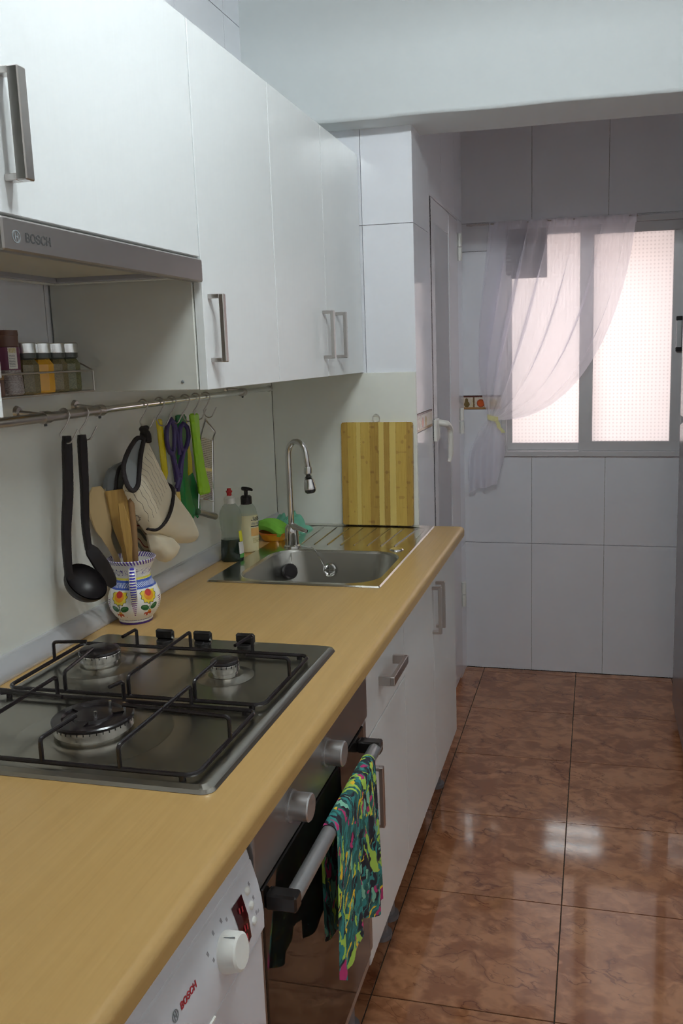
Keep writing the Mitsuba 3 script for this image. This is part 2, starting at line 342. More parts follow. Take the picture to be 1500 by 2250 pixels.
def prism(poly, depth, origin, ex, ey):
    poly = poly if isinstance(poly, sg.Polygon) else sg.Polygon(poly)
    return place(trimesh.creation.extrude_polygon(poly, depth, engine='earcut'), origin, ex, ey)
def extrude_y(poly_xz, y0, y1):
    """A profile in x and z, drawn out along y."""
    return prism(poly_xz, y1 - y0, (0, y1, 0), (1, 0, 0), (0, 0, 1))
def rrect(x0, y0, x1, y1, r): return sg.box(x0 + r, y0 + r, x1 - r, y1 - r).buffer(r, quad_segs=8)
def frustum(bottom, zb, top, zt):
    a, b = np.array(bottom.exterior.coords), np.array(top.exterior.coords)
    return trimesh.convex.convex_hull(np.vstack([np.c_[a, np.full(len(a), zb)], np.c_[b, np.full(len(b), zt)]]))
def mani(m):
    m = trimesh.Trimesh(m.vertices, m.faces, process=True); m.merge_vertices(); m.fix_normals()
    return m3.Manifold(m3.Mesh(np.asarray(m.vertices, np.float32), np.asarray(m.faces, np.uint32)))
def tri(man):
    q = man.to_mesh(); return trimesh.Trimesh(q.vert_properties[:, :3], q.tri_verts, process=False)
def inflate(outline, th, step, R, origin, ex, ey, back=1.0):
    """A cushion: a flat outline swollen to thickness th; returns the mesh and its flat coordinates."""
    poly = sg.Polygon(outline).buffer(0); L = poly.exterior.length
    edge = [poly.exterior.interpolate(t).coords[0] for t in np.arange(0, L, step)]
    x0, y0, x1, y1 = poly.bounds
    ins = [(x, y) for x in np.arange(x0, x1, step) for y in np.arange(y0, y1, step) if poly.buffer(-step * 0.4).contains(sg.Point(x, y))]
    P = np.array(edge + ins); tr = Delaunay(P).simplices
    tr = np.array([t for t in tr if poly.buffer(1e-6).contains(sg.Point(P[t].mean(0)))])
    a, b = P[tr[:, 1]] - P[tr[:, 0]], P[tr[:, 2]] - P[tr[:, 0]]
    flip = a[:, 0] * b[:, 1] - a[:, 1] * b[:, 0] < 0; tr[flip] = tr[flip][:, ::-1]
    d = np.array([poly.exterior.distance(sg.Point(q)) for q in P]); h = th / 2 * np.sqrt(np.clip(1 - (1 - np.minimum(d / R, 1)) ** 2, 0, 1))
    n = len(P); v = np.vstack([np.c_[P, h], np.c_[P, -h * back]])
    m = trimesh.Trimesh(v, np.vstack([tr, tr[:, ::-1] + n]), process=False)
    return place(m, origin, ex, ey), np.vstack([P, P])
def grid_mesh(V):
    """A sheet from an (n, m, 3) array of points."""
    n, m = V.shape[:2]; i, j = np.meshgrid(np.arange(n - 1), np.arange(m - 1), indexing='ij'); k = (i * m + j).ravel()
    return trimesh.Trimesh(V.reshape(-1, 3), np.vstack([np.c_[k, k + 1, k + m + 1], np.c_[k, k + m + 1, k + m]]), process=False)

# ------------------------------------------------------------------ entries
def numbered(key):
    if key not in scene and key not in labels: return key
    i = 1
    while f'{key}_{i:03d}' in scene or f'{key}_{i:03d}' in labels: i += 1
    return f'{key}_{i:03d}'
def thing(name, label, category=None, group=None, kind=None):
    key = numbered(name); labels[key] = {'label': label}
    if category: labels[key]['category'] = category
    if group: labels[key]['group'] = group
    if kind: labels[key]['kind'] = kind
    return key
def part(parent, name, mesh, m, smooth=False, label=None, kind=None, **kw):
    key = numbered(f'{parent}__{name}'); scene[key] = mikit.ply(mesh, m, smooth=smooth, **kw)
    if label or kind: labels[key] = {k: v for k, v in (('label', label), ('kind', kind)) if v}
    return key
def single(name, mesh, m, label, category=None, group=None, kind=None, smooth=False, **kw):
    key = thing(name, label, category, group, kind); scene[key] = mikit.ply(mesh, m, smooth=smooth, **kw); return key
def struct(name, mesh, m, label, smooth=False, **kw): return single(name, mesh, m, label, None, None, 'structure', smooth, **kw)
def emblem(h):
    """A round emblem with an armature in a ring, h high."""
    ring = sg.Point(0, 0).buffer(h / 2).difference(sg.Point(0, 0).buffer(h * 0.40))
    bars = sg.box(-h * .20, -h * .30, -h * .11, h * .30).union(sg.box(h * .11, -h * .30, h * .20, h * .30)).union(sg.box(-h * .2, -h * .05, h * .2, h * .05))
    g = ring.union(bars)
    return cat([trimesh.creation.extrude_polygon(q, 0.0006, engine='earcut') for q in getattr(g, 'geoms', [g])])

# ================================================================== THE ROOM
FY, EY, BY0, BY1, BZ = 2.925, 1.80, 1.693, 1.945, 2.192
CEIL, RX, NEAR = 2.60, 1.99, -2.10
# floor
fl = struct('floor', box(-0.15, NEAR, -0.10, RX, FY + .1, -0.0025), 'mat_floor_grout', 'floor of glossy brown marbled ceramic tiles with dark joints')
S = 0.4242
for i in range(-2, 4):
    for j in range(-11, 2):
        x0, x1 = 0.586 + i * S, 0.586 + (i + 1) * S; y0, y1 = 2.448 + j * S, 2.448 + (j + 1) * S
        x0, x1, y0, y1 = max(x0, 0.0), min(x1, RX), max(y0, NEAR), min(y1, FY - .004)
        if x1 - x0 > .02 and y1 - y0 > .02: part(fl, 'tile', rbox(x0 + .0016, y0 + .0016, -0.008, x1 - .0016, y1 - .0016, 0.0, 0.0003), 'mat_floor')

def tile_wall(holder, rows, cols, origin, ex, ey, hole=None, thick=0.007, gap=0.0011, m='mat_white_tile', name='tile'):
    """Tiles on a wall: rows of (v0, v1[, shift]), cols of joints u; the tile's face lies thick in front of origin's plane."""
    for row in rows:
        v0, v1 = row[0], row[1]; sh = row[2] if len(row) > 2 else 0
        us = [u + sh for u in cols]
        for u0, u1 in zip(us, us[1:]):
            u0, u1 = max(u0, cols[0]), min(u1, cols[-1])
            if u1 - u0 < .01: continue
            g = sg.box(u0 + gap, v0 + gap, u1 - gap, v1 - gap)
            if hole is not None: g = g.difference(hole)
            for q in getattr(g, 'geoms', [g]):
                if q.area > 1e-5: part(holder, name, prism(q, thick, origin, ex, ey), m)

# left wall
wl = struct('wall_left', box(-0.20, NEAR, 0, -0.007, EY + .02, CEIL), 'mat_grout', 'left wall with white tiles showing above and under the wall cabinets')
ycols = [1.571 - 0.322 * k for k in range(9)][::-1] + [1.80]
tile_wall(wl, [(1.898, 2.493), (2.493, CEIL)], ycols, (-0.007, 0, 0), (0, 1, 0), (0, 0, 1))
tile_wall(wl, [(1.42, 1.898)], [-1.0, -.69, -.37, -.06, .26, .578, .90, 1.22, 1.54, 1.80], (-0.007, 0, 0), (0, 1, 0), (0, 0, 1))
# end wall (short tiled wall the counter runs against)
we = struct('wall_end', box(-0.20, EY + .007, 0, 0.505, 2.075, CEIL), 'mat_grout', 'short end wall with large white tiles behind the sink')
tile_wall(we, [(1.29, 1.898), (1.898, 2.30)], [0.022, 0.344, 0.513], (0, EY + .007, 0), (1, 0, 0), (0, 0, 1))
tile_wall(we, [(0, .609), (.609, 1.226), (1.288, 1.898), (1.898, 2.50), (2.50, CEIL)], [EY, 2.075], (0.505, 0, 0), (0, 1, 0), (0, 0, 1))
uvb = lambda mesh, u0, v0, ax: np.c_[mesh.vertices[:, ax] - u0, mesh.vertices[:, 2] - v0]
mat('mat_border', mikit.proc(f_border), 0.1)
bt = prism(sg.box(EY + .001, 1.227, 2.074, 1.287), .007, (0.505, 0, 0), (0, 1, 0), (0, 0, 1))
part(we, 'border_tile', bt, 'mat_border', uv=np.c_[bt.vertices[:, 1] - EY, bt.vertices[:, 2] - 1.227], label='narrow border tile printed with fruit')
# far wall
WX0, WX1, WZ0, WZ1 = 0.672, 1.462, 1.012, 2.034
hole = sg.box(WX0, WZ0, WX1, WZ1)
base = sg.box(0.30, 0, RX + .1, CEIL).difference(hole)
wf = struct('wall_far', prism(base, .22, (0, FY + .227, 0), (1, 0, 0), (0, 0, 1)), 'mat_grout', 'far wall of large white tiles around the window')
fcols = [0.484, 0.806, 1.128, 1.450, 1.772, RX]
tile_wall(wf, [(0.0, .609), (.609, 1.226), (1.288, 1.92), (1.92, 2.040), (2.040, CEIL)], fcols, (0, FY + .007, 0), (1, 0, 0), (0, 0, 1), hole)
for x0, x1 in ((0.484, WX0), (WX1, 1.66), (1.66, 1.86)):
    bt = prism(sg.box(x0 + .001, 1.227, x1 - .001, 1.287), .007, (0, FY + .007, 0), (1, 0, 0), (0, 0, 1))
    part(wf, 'border_tile', bt, 'mat_border', uv=np.c_[bt.vertices[:, 0] - x0, bt.vertices[:, 2] - 1.227], label='narrow border tile printed with a pear and an apple')
struct('trim_1', prism([(0, 0), (.018, 0), (.010, .014), (0, .028)], RX - .484, (.484, FY, 0), (0, -1, 0), (0, 0, 1)), 'mat_cap_white', 'white sealant strip along the foot of the far wall')
# side wall with the white door
DX = 0.500
wp = struct('wall_passage', cat(box(0.36, 2.775, 0, 0.493, FY + .1, CEIL), box(0.36, 2.074, 2.045, 0.493, 2.776, CEIL)), 'mat_grout', 'tiled wall around the white glazed door')
tile_wall(wp, [(2.046, 2.50), (2.50, CEIL)], [2.076, 2.40, 2.72, FY], (0.493, 0, 0), (0, 1, 0), (0, 0, 1))
tile_wall(wp, [(0, .609), (.609, 1.226), (1.226, 1.92), (1.92, 2.046)], [2.79, FY], (0.493, 0, 0), (0, 1, 0), (0, 0, 1))
struct('wall_laundry', cat(box(-0.20, 2.075, 0, -.10, FY, CEIL), box(-.2, 2.07, CEIL - .02, .40, FY, CEIL)), 'mat_paint', 'plain white wall of the room behind the glazed door')
# other sides, out of frame
struct('wall_right', box(RX, NEAR - .1, 0, RX + .1, FY + .3, CEIL), 'mat_paint', 'plain wall on the right of the kitchen')
struct('wall_rear', box(-0.2, NEAR - .1, 0, RX + .1, NEAR, CEIL), 'mat_paint', 'plain wall behind the viewer')
struct('ceiling', box(-0.2, NEAR - .1, CEIL, RX + .1, FY + .3, CEIL + .1), 'mat_paint', 'white ceiling')
# beam with a slightly wavy plaster edge
xs = np.linspace(0.0, RX, 60)
bv = []
for x in xs:
    w = 0.003 * (meshkit.fbm(np.array([x * 5, 1, 2.0]), 3, 3) - .5) * 2
    bv.append([[x, BY0, CEIL], [x, BY0 + .001 * w, BZ + .012], [x, BY0 + .004, BZ + .003 + w], [x, BY0 + .010, BZ + w], [x, BY1 - .004, BZ + w * .5], [x, BY1, BZ + .004], [x, BY1, CEIL]])
struct('wall_beam', grid_mesh(np.array(bv)), 'mat_plaster', 'rough white plastered beam across the kitchen', smooth=40)

# white glazed door
d1 = thing('door_1', 'white aluminium door with ribbed glass beside the end wall', kind='structure')
LY0, LY1, LZ = 2.150, 2.770, 2.035
part(d1, 'frame', cat(rbox(.45, 2.078, 0, DX + .005, 2.128, LZ + .01), rbox(.45, 2.772, 0, DX, 2.790, LZ + .01), rbox(.45, 2.13, LZ + .002, DX + .004, 2.78, LZ + .012)), 'mat_door_white')
part(d1, 'gap_seal', box(.45, 2.1285, 0.01, DX + .0045, 2.1495, LZ - .002), 'mat_black_matt', label='dark rubber seal between frame and leaf')
lf = part(d1, 'leaf', cat(rbox(.462, LY0, .03, DX + .004, 2.222, LZ), rbox(.462, 2.548, .03, DX + .004, LY1, LZ), rbox(.462, 2.222, 1.953, DX + .002, 2.548, LZ), rbox(.462, 2.222, .03, DX + .002, 2.548, .16)), 'mat_door_white')
part(lf, 'pane', box(.494, 2.218, .155, .4995, 2.552, 1.957), 'mat_pane_ribbed', label='ribbed frosted glass pane')
hd = part(d1, 'handle', cat(rbox(DX + .003, 2.160, 1.165, DX + .020, 2.190, 1.245, .004), tube(rounded([(DX + .018, 2.175, 1.228), (DX + .046, 2.177, 1.226), (DX + .052, 2.225, 1.205), (DX + .050, 2.240, 1.10), (DX + .044, 2.232, 1.075)], .035, 8), [.012, .012, .0115, .010, .007], 12)), 'mat_door_handle', smooth=40)
part(d1, 'strike_plate', rbox(DX + .011, 2.100, 1.165, DX + .022, 2.142, 1.245, .002), 'mat_door_handle')
for z in (1.87, 1.13, .34):
    part(d1, 'hinge', cat(cyl((DX + .012, 2.782, z), (DX + .012, 2.782, z + .054), .010, 14), cyl((DX + .012, 2.782, z + .058), (DX + .012, 2.782, z + .112), .010, 14)), 'mat_cap_white', smooth=40)

# window
w1 = thing('window_1', 'grey aluminium sliding window with patterned glass in the far wall', kind='structure')
def bars(y0, y1, *rects, c=.002): return cat([rbox(x0, y0, z0, x1, y1, z1, c) for x0, z0, x1, z1 in rects])
part(w1, 'frame', bars(FY - .012, FY + .075, (WX0, WZ0, WX1, WZ0 + .024), (WX0, WZ1 - .026, WX1, WZ1), (WX0, WZ0 + .02, WX0 + .022, WZ1 - .02), (WX1 - .022, WZ0 + .02, WX1, WZ1 - .02)), 'mat_window_alu')
s1 = part(w1, 'sash', bars(FY + .030, FY + .055, (.690, 1.036, 1.066, 1.070), (.690, 1.980, 1.066, 2.008), (.690, 1.068, .716, 1.982), (1.014, 1.068, 1.066, 1.982)), 'mat_window_alu')
part(s1, 'pane', box(.713, FY + .040, 1.066, 1.018, FY + .044, 1.984), 'mat_pane', label='patterned glass pane')
s2 = part(w1, 'sash', bars(FY - .002, FY + .024, (1.012, 1.036, 1.446, 1.080), (1.012, 1.966, 1.446, 2.008), (1.012, 1.078, 1.070, 1.968), (1.396, 1.078, 1.446, 1.968)), 'mat_window_alu')
part(s2, 'pane', box(1.066, FY + .008, 1.074, 1.400, FY + .012, 1.972), 'mat_pane', label='patterned glass pane')
lt = part(w1, 'latch', rbox(1.412, FY - .022, 1.475, 1.436, FY - .002, 1.600, .003), 'mat_alu')
for z in (1.464, 1.592): part(lt, 'latch_end', rbox(1.412, FY - .023, z, 1.436, FY - .002, z + .019, .002), 'mat_black_matt')
part(w1, 'latch', rbox(.696, FY + .012, 1.47, .716, FY + .030, 1.59, .003), 'mat_alu')
vt = part(w1, 'ventilation_grille', bars(FY + .012, FY + .036, (.716, 1.798, .870, 1.812), (.716, 1.965, .870, 1.982), (.716, 1.81, .732, 1.97), (.852, 1.81, .870, 1.97)), 'mat_vent', label='dark square ventilation grille in the upper corner of the left pane')
part(vt, 'backing', box(.73, FY + .032, 1.81, .853, FY + .037, 1.968), 'mat_vent')
for k in range(9): part(vt, 'slat', prism([(0, 0), (.012, .008), (.012, .010), (0, .002)], .121, (.732, FY + .030, 1.815 + k * .0168), (0, -1, 0), (0, 0, 1)), 'mat_vent')
# courtyard outside
struct('wall_courtyard', box(-1.5, FY + 1.75, -3, 4.0, FY + 1.95, 3.1), 'mat_courtyard', 'peach rendered wall of the light well outside the window')

# ================================================================== WALL CABINETS
UX, UB, UT = 0.337, 1.429, 2.114
def bar_handle(parent, c, length, axis='z', out=.033, w=.013, d=.010, name='handle', post=None):
    """A square bar on two posts, standing off a face that looks along +x. c: centre on the face."""
    x, y, z = c; h = length / 2; pw = post or .009
    lohi = lambda s_: (min(s_ * h, s_ * (h - pw)), max(s_ * h, s_ * (h - pw)))
    if axis == 'z': ms = [rbox(x + out - d, y - w / 2, z - h, x + out, y + w / 2, z + h)] + [rbox(x, y - w / 2, z + lohi(s_)[0], x + out - d + .001, y + w / 2, z + lohi(s_)[1], .001) for s_ in (-1, 1)]
    else: ms = [rbox(x + out - d, y - h, z - w / 2, x + out, y + h, z + w / 2)] + [rbox(x, y + lohi(s_)[0], z - w / 2, x + out - d + .001, y + lohi(s_)[1], z + w / 2, .001) for s_ in (-1, 1)]
    return part(parent, name, cat(ms), 'mat_nickel')
def carcass(y0, y1, z0, z1, depth, x0=.004):
    t = .016
    return cat(rbox(x0, y0, z0, depth, y0 + t, z1), rbox(x0, y1 - t, z0, depth, y1, z1), rbox(x0, y0 + t, z0, depth, y1 - t, z0 + t), rbox(x0, y0 + t, z1 - t, depth, y1 - t, z1), box(x0, y0 + t, z0 + t, x0 + .006, y1 - t, z1 - t))
def front(y0, y1, z0, z1, x=UX, t=.018): return rbox(x - t, y0, z0, x, y1, z1, .0008)
c0 = thing('wall_cabinet', 'short white wall cabinet above the cooker hood, door handle at its left', 'cabinet', 'white wall cabinets')
part(c0, 'body', carcass(-.002, .588, 1.690, UT - .004, .317), 'mat_carcass')
dk = part(c0, 'door', front(-.002, .589, 1.684, UT), 'mat_laminate'); bar_handle(dk, (UX, .032, 1.794), .139, w=.018, d=.016)
c1 = thing('wall_cabinet', 'narrow white wall cabinet with one door right of the cooker hood', 'cabinet', 'white wall cabinets')
part(c1, 'body', carcass(.591, .998, UB, UT - .004, .317), 'mat_carcass')
dk = part(c1, 'door', front(.594, .9985, UB, UT), 'mat_laminate'); bar_handle(dk, (UX, .622, 1.549), .133)
part(c1, 'screw', knob((.285, .591, 1.446), (0, -1, 0), [(0, .0015), (.003, .0015), (.0035, 0)], 12), 'mat_print_grey', True)
c2 = thing('wall_cabinet', 'wide white wall cabinet with two doors, last before the tiled end wall', 'cabinet', 'white wall cabinets')
part(c2, 'body', carcass(1.001, 1.787, UB, UT - .004, .317), 'mat_carcass')
dk = part(c2, 'door', front(1.0015, 1.3985, UB, UT), 'mat_laminate'); bar_handle(dk, (UX, 1.366, 1.546), .133)
dk = part(c2, 'door', front(1.4015, 1.789, UB, UT), 'mat_laminate'); bar_handle(dk, (UX, 1.492, 1.546), .133)
c3 = thing('wall_cabinet', 'white wall cabinet at the left edge of the photo with its door ajar', 'cabinet', 'white wall cabinets')
part(c3, 'body', carcass(-.520, -.006, UB, UT - .004, .317), 'mat_carcass')
ang = math.radians(9.8)
def ajar(m):
    m.apply_transform(trimesh.transformations.rotation_matrix(-ang, (0, 0, 1), (UX, -.507, 0))); return m
dk = part(c3, 'door', ajar(front(-.507, -.107, UB, UT)), 'mat_laminate')
hb = cat(rbox(UX + .023, -.147, 1.475, UX + .033, -.134, 1.62, .0015), rbox(UX, -.147, 1.475, UX + .024, -.134, 1.485, .001), rbox(UX, -.147, 1.610, UX + .024, -.134, 1.62, .001))
part(dk, 'handle', ajar(hb), 'mat_nickel')

# cooker hood
h = thing('cooker_hood', 'built-in cooker hood with a brushed steel front strip under the short cabinet', 'cooker hood')
part(h, 'body', cat(rbox(.012, .004, 1.643, .030, .586, 1.682), rbox(.012, .004, 1.643, .322, .020, 1.682), rbox(.012, .570, 1.643, .322, .586, 1.682), box(.012, .004, 1.668, .322, .586, 1.682)), 'mat_carcass')
part(h, 'front_strip', rbox(.322, .001, 1.636, .343, .588, 1.679, .0025), 'mat_hood_steel')
part(h, 'filter', rbox(.045, .035, 1.654, .318, .555, 1.667), 'mat_filter', label='flat greasy beige filter panel')
part(h, 'filter_rim', cat(rbox(.031, .021, 1.645, .045, .569, 1.66), rbox(.045, .555, 1.645, .32, .569, 1.66), rbox(.045, .021, 1.645, .32, .035, 1.66)), 'mat_groove')
part(h, 'lettering', place(meshkit.text_mesh('BOSCH', .0118, .0006, True), (.343, .046, 1.6505), (0, 1, 0), (0, 0, 1)), 'mat_print_dark', label='dark BOSCH lettering')
part(h, 'emblem', place(emblem(.017), (.343, .028, 1.6555), (0, 1, 0), (0, 0, 1)), 'mat_print_grey', label='round emblem')

# ================================================================== COUNTER
XC, HC, XD = 0.664, 0.914, 0.629
prof = [(0.002, HC - .038), (XC - .006, HC - .038), (XC, HC - .030)] + [(XC - .014 + .014 * math.sin(a), HC - .014 + .014 * math.cos(a)) for a in np.linspace(math.pi / 2, 0, 8)] + [(0.002, HC)]
wt = mani(extrude_y(prof, -1.9, EY - .001))
SX0, SX1, SY0, SY1 = 0.100, 0.567, 1.020, 1.786
wt = wt - mani(rbox(.110, .025, .8, .550, .535, 1.0, .02)) - mani(rbox(SX0 + .02, SY0 + .012, .8, SX1 - .015, 1.42, 1.0, .02))
single('worktop', tri(wt), 'mat_beech', 'long beech-coloured worktop with rounded front edge', 'worktop', smooth=25)
bs = thing('backsplash', 'long plain pale panel lining the left wall behind the hob and the jug', 'wall panel')
part(bs, 'panel', rbox(.001, -1.9, HC + .0005, .012, EY - .012, 1.4275, .001), 'mat_panel')
bs = thing('backsplash', 'plain pale panel behind the cutting board on the end wall', 'wall panel')
part(bs, 'panel', rbox(.0125, EY - .011, HC + .0005, .512, EY - .0005, 1.4275, .001), 'mat_panel')
up = [(0, 0), (.026, 0), (.028, .006), (.022, .020), (.010, .036), (.004, .040), (0, .040)]
single('upstand_strip', prism([(a, b) for a, b in up], 1.9 + EY - .030, (.0125, EY - .030, HC + .0006), (1, 0, 0), (0, 0, 1)), 'mat_upstand', 'long grey aluminium strip sealing the worktop against the left wall', 'edge strip', smooth=50)
up2 = [(0, 0), (.024, 0), (.026, .008), (.024, .022), (.016, .034), (.004, .040), (0, .040)]
single('upstand_strip', prism(up2, .510 - .016, (.016, EY - .0115, HC + .0006), (0, -1, 0), (0, 0, 1)), 'mat_upstand', 'short grey aluminium strip behind the cutting board at the end wall', 'edge strip', smooth=50)

# base units
b1 = thing('base_cabinet', 'narrow white base cabinet with a drawer above a door, right of the oven', 'cabinet', 'white base cabinets')
part(b1, 'body', carcass(.602, .998, .196, HC - .040, .607), 'mat_carcass')
dk = part(b1, 'drawer', front(.603, .9985, .698, HC - .042, XD), 'mat_laminate'); bar_handle(dk, (XD, .814, .784), .146, 'y', .036, .021, .010)
dk = part(b1, 'door', front(.603, .9985, .196, .694, XD), 'mat_laminate'); bar_handle(dk, (XD, .655, .560), .138, 'z', .028)
for y in (.64, .96): part(b1, 'leg', cat(cyl((.56, y, .0), (.56, y, .196), .017, 14), cyl((.56, y, 0), (.56, y, .012), .028, 14)), 'mat_leg', 40)
b2 = thing('base_cabinet', 'wide white base cabinet with two doors below the sink', 'cabinet', 'white base cabinets')
t = .016
part(b2, 'body', cat(rbox(.02, 1.001, .196, .607, 1.017, HC - .04), rbox(.02, 1.783, .196, .607, 1.799, HC - .04), rbox(.02, 1.017, .196, .607, 1.783, .212), box(.02, 1.017, .21, .026, 1.783, HC - .04)), 'mat_carcass')
dk = part(b2, 'door', front(1.0015, 1.3985, .196, HC - .042, XD), 'mat_laminate'); bar_handle(dk, (XD, 1.388, .749), .142, 'z', .028)
dk = part(b2, 'door', front(1.4015, 1.799, .196, HC - .042, XD), 'mat_laminate'); bar_handle(dk, (XD, 1.448, .749), .142, 'z', .028)
for y in (1.04, 1.76): part(b2, 'leg', cat(cyl((.56, y, .0), (.56, y, .196), .017, 14), cyl((.56, y, 0), (.56, y, .012), .028, 14)), 'mat_leg', 40)

# oven
OX = .640
ov = thing('oven', 'built-in oven with steel control panel and black glass door under the hob', 'oven')
part(ov, 'body', rbox(.05, .004, .206, OX - .024, .598, HC - .041), 'mat_print_grey')
part(ov, 'control_panel', rbox(OX - .022, .002, .764, OX, .600, HC - .045, .002), 'mat_hood_steel')
for y in (.145, .325):
    part(ov, 'dial', knob((OX, y, .819), (1, 0, 0), [(0, .034), (.0195, .034), (.0215, .032), (.0215, .004), (.0245, .004), (.0245, 0)]), 'mat_alu', 30, label='round brushed steel dial')
od = part(ov, 'door', rbox(OX - .022, .026, .246, OX - .001, .572, .757, .002), 'mat_black_glass', label='black glass door')
part(od, 'side_strip', rbox(OX - .022, .003, .246, OX - .003, .0255, .757, .002), 'mat_hood_steel'); part(od, 'side_strip', rbox(OX - .022, .5725, .246, OX - .003, .598, .757, .002), 'mat_hood_steel')
hn = part(ov, 'handle', cyl((OX + .034, .052, .733), (OX + .034, .538, .733), .0125, 20), 'mat_alu', 40, label='round steel bar handle')
for y in (.030, .520): part(hn, 'mount', rbox(OX - .001, y, .722, OX + .046, y + .024, .747, .003), 'mat_black_gloss')
part(ov, 'bottom_trim', rbox(OX - .030, .002, .200, OX - .012, .600, .238, .002), 'mat_alu')
for y in (.05, .55): part(ov, 'leg', cat(cyl((.56, y, .0), (.56, y, .206), .017, 14), cyl((.56, y, 0), (.56, y, .012), .028, 14)), 'mat_leg', 40)

# dishwasher
dw = thing('dishwasher', 'white dishwasher with bulging control panel at the near end of the counter', 'dishwasher')
part(dw, 'body', rbox(.04, -.598, .03, .610, -.004, HC - .042), 'mat_appliance')
part(dw, 'door', rbox(.610, -.598, .10, .648, -.004, .718, .004), 'mat_appliance')
part(dw, 'plinth', rbox(.56, -.596, .0, .60, -.006, .10), 'mat_appliance')
pz = [(.610, .719), (.6485, .719), (.6515, .723), (.652, .745), (.6495, .770), (.6455, .790), (.637, .8205), (.6345, .8225), (.635, .8245), (.630, .842), (.621, .862), (.612, .870), (.610, .870)]
part(dw, 'control_panel', extrude_y(pz, -.598, -.004), 'mat_appliance', 25)
def px(z): return float(np.interp(z, [.723, .745, .77, .79, .8205], [.6515, .652, .6495, .6455, .637]))
def on_panel(y, z): return (px(z), y, z)
nrm = np.array([.98, 0, .17]); nrm /= np.linalg.norm(nrm)
dq = [(-.084, .803), (-.052, .803), (-.050, .742), (-.076, .737)]
dm = trimesh.Trimesh([np.array(on_panel(y, z)) + nrm * .0008 for y, z in dq] + [np.array(on_panel((y + y2) / 2, (z + z2) / 2)) + nrm * .0012 for (y, z), (y2, z2) in zip(dq, dq[1:] + dq[:1])] + [np.array(on_panel(-.066, .772)) + nrm * .0014], [[0, 8, 7], [0, 4, 8], [4, 1, 8], [1, 5, 8], [5, 2, 8], [2, 6, 8], [6, 3, 8], [3, 7, 8]], process=False)
ds = part(dw, 'display', dm, 'mat_display', label='dark red display')
for y, z in ((-.070, .791), (-.0625, .789), (-.067, .765), (-.060, .763), (-.064, .752)): part(ds, 'indicator', place(trimesh.creation.box((.0028, .0075, .0006)), np.array(on_panel(y, z)) + nrm * .002, (0, 1, 0), (-.17, 0, .98)), 'mat_digit')
for z in (.797, .777, .755): part(dw, 'button', knob(on_panel(-.0365, z), nrm, [(0, .003), (.0045, .0026), (.0058, .001), (.006, -.002)], 18), 'mat_cap_white', True)
dl = part(dw, 'dial', knob(on_panel(-.120, .771), nrm, [(0, .022), (.0195, .022), (.0225, .020), (.0245, .004), (.0245, -.004)]), 'mat_cap_white', 30, label='round white programme dial')
part(dl, 'pointer', place(trimesh.creation.box((.0012, .0012, .018)), np.array(on_panel(-.120, .771)) + nrm * .011 + np.array([-.004, 0, .0236]) + np.array([0, -.006, -.001]), (0, 1, 0), (-.17, 0, .98)), 'mat_print_grey')
part(dw, 'lettering', place(meshkit.text_mesh('BOSCH', .0080, .0006, True), np.array(on_panel(-.234, .7835)) + nrm * .0003, (0, 1, 0), (-.17, 0, .98)), 'mat_print_red', label='red BOSCH lettering')
part(dw, 'emblem', place(emblem(.013), np.array(on_panel(-.246, .787)) + nrm * .0003, (0, 1, 0), (-.17, 0, .98)), 'mat_print_grey', label='round emblem')
for y, z, l in ((-.158, .795, .006), (-.150, .782, .005), (-.135, .806, .006), (-.112, .806, .006), (-.100, .800, .005), (-.027, .801, .006), (-.026, .781, .006), (-.026, .760, .006), (-.02, .758, .004)):
    part(dw, 'symbol', place(trimesh.creation.box((.0035, l, .0004)), np.array(on_panel(y, z)) + nrm * .0002, (0, 1, .3), (-.17, -.3, .98)), 'mat_groove')
part(dw, 'recess_grip', rbox(.646, -.40, .7165, .6535, -.165, .7215, .001), 'mat_cap_white')

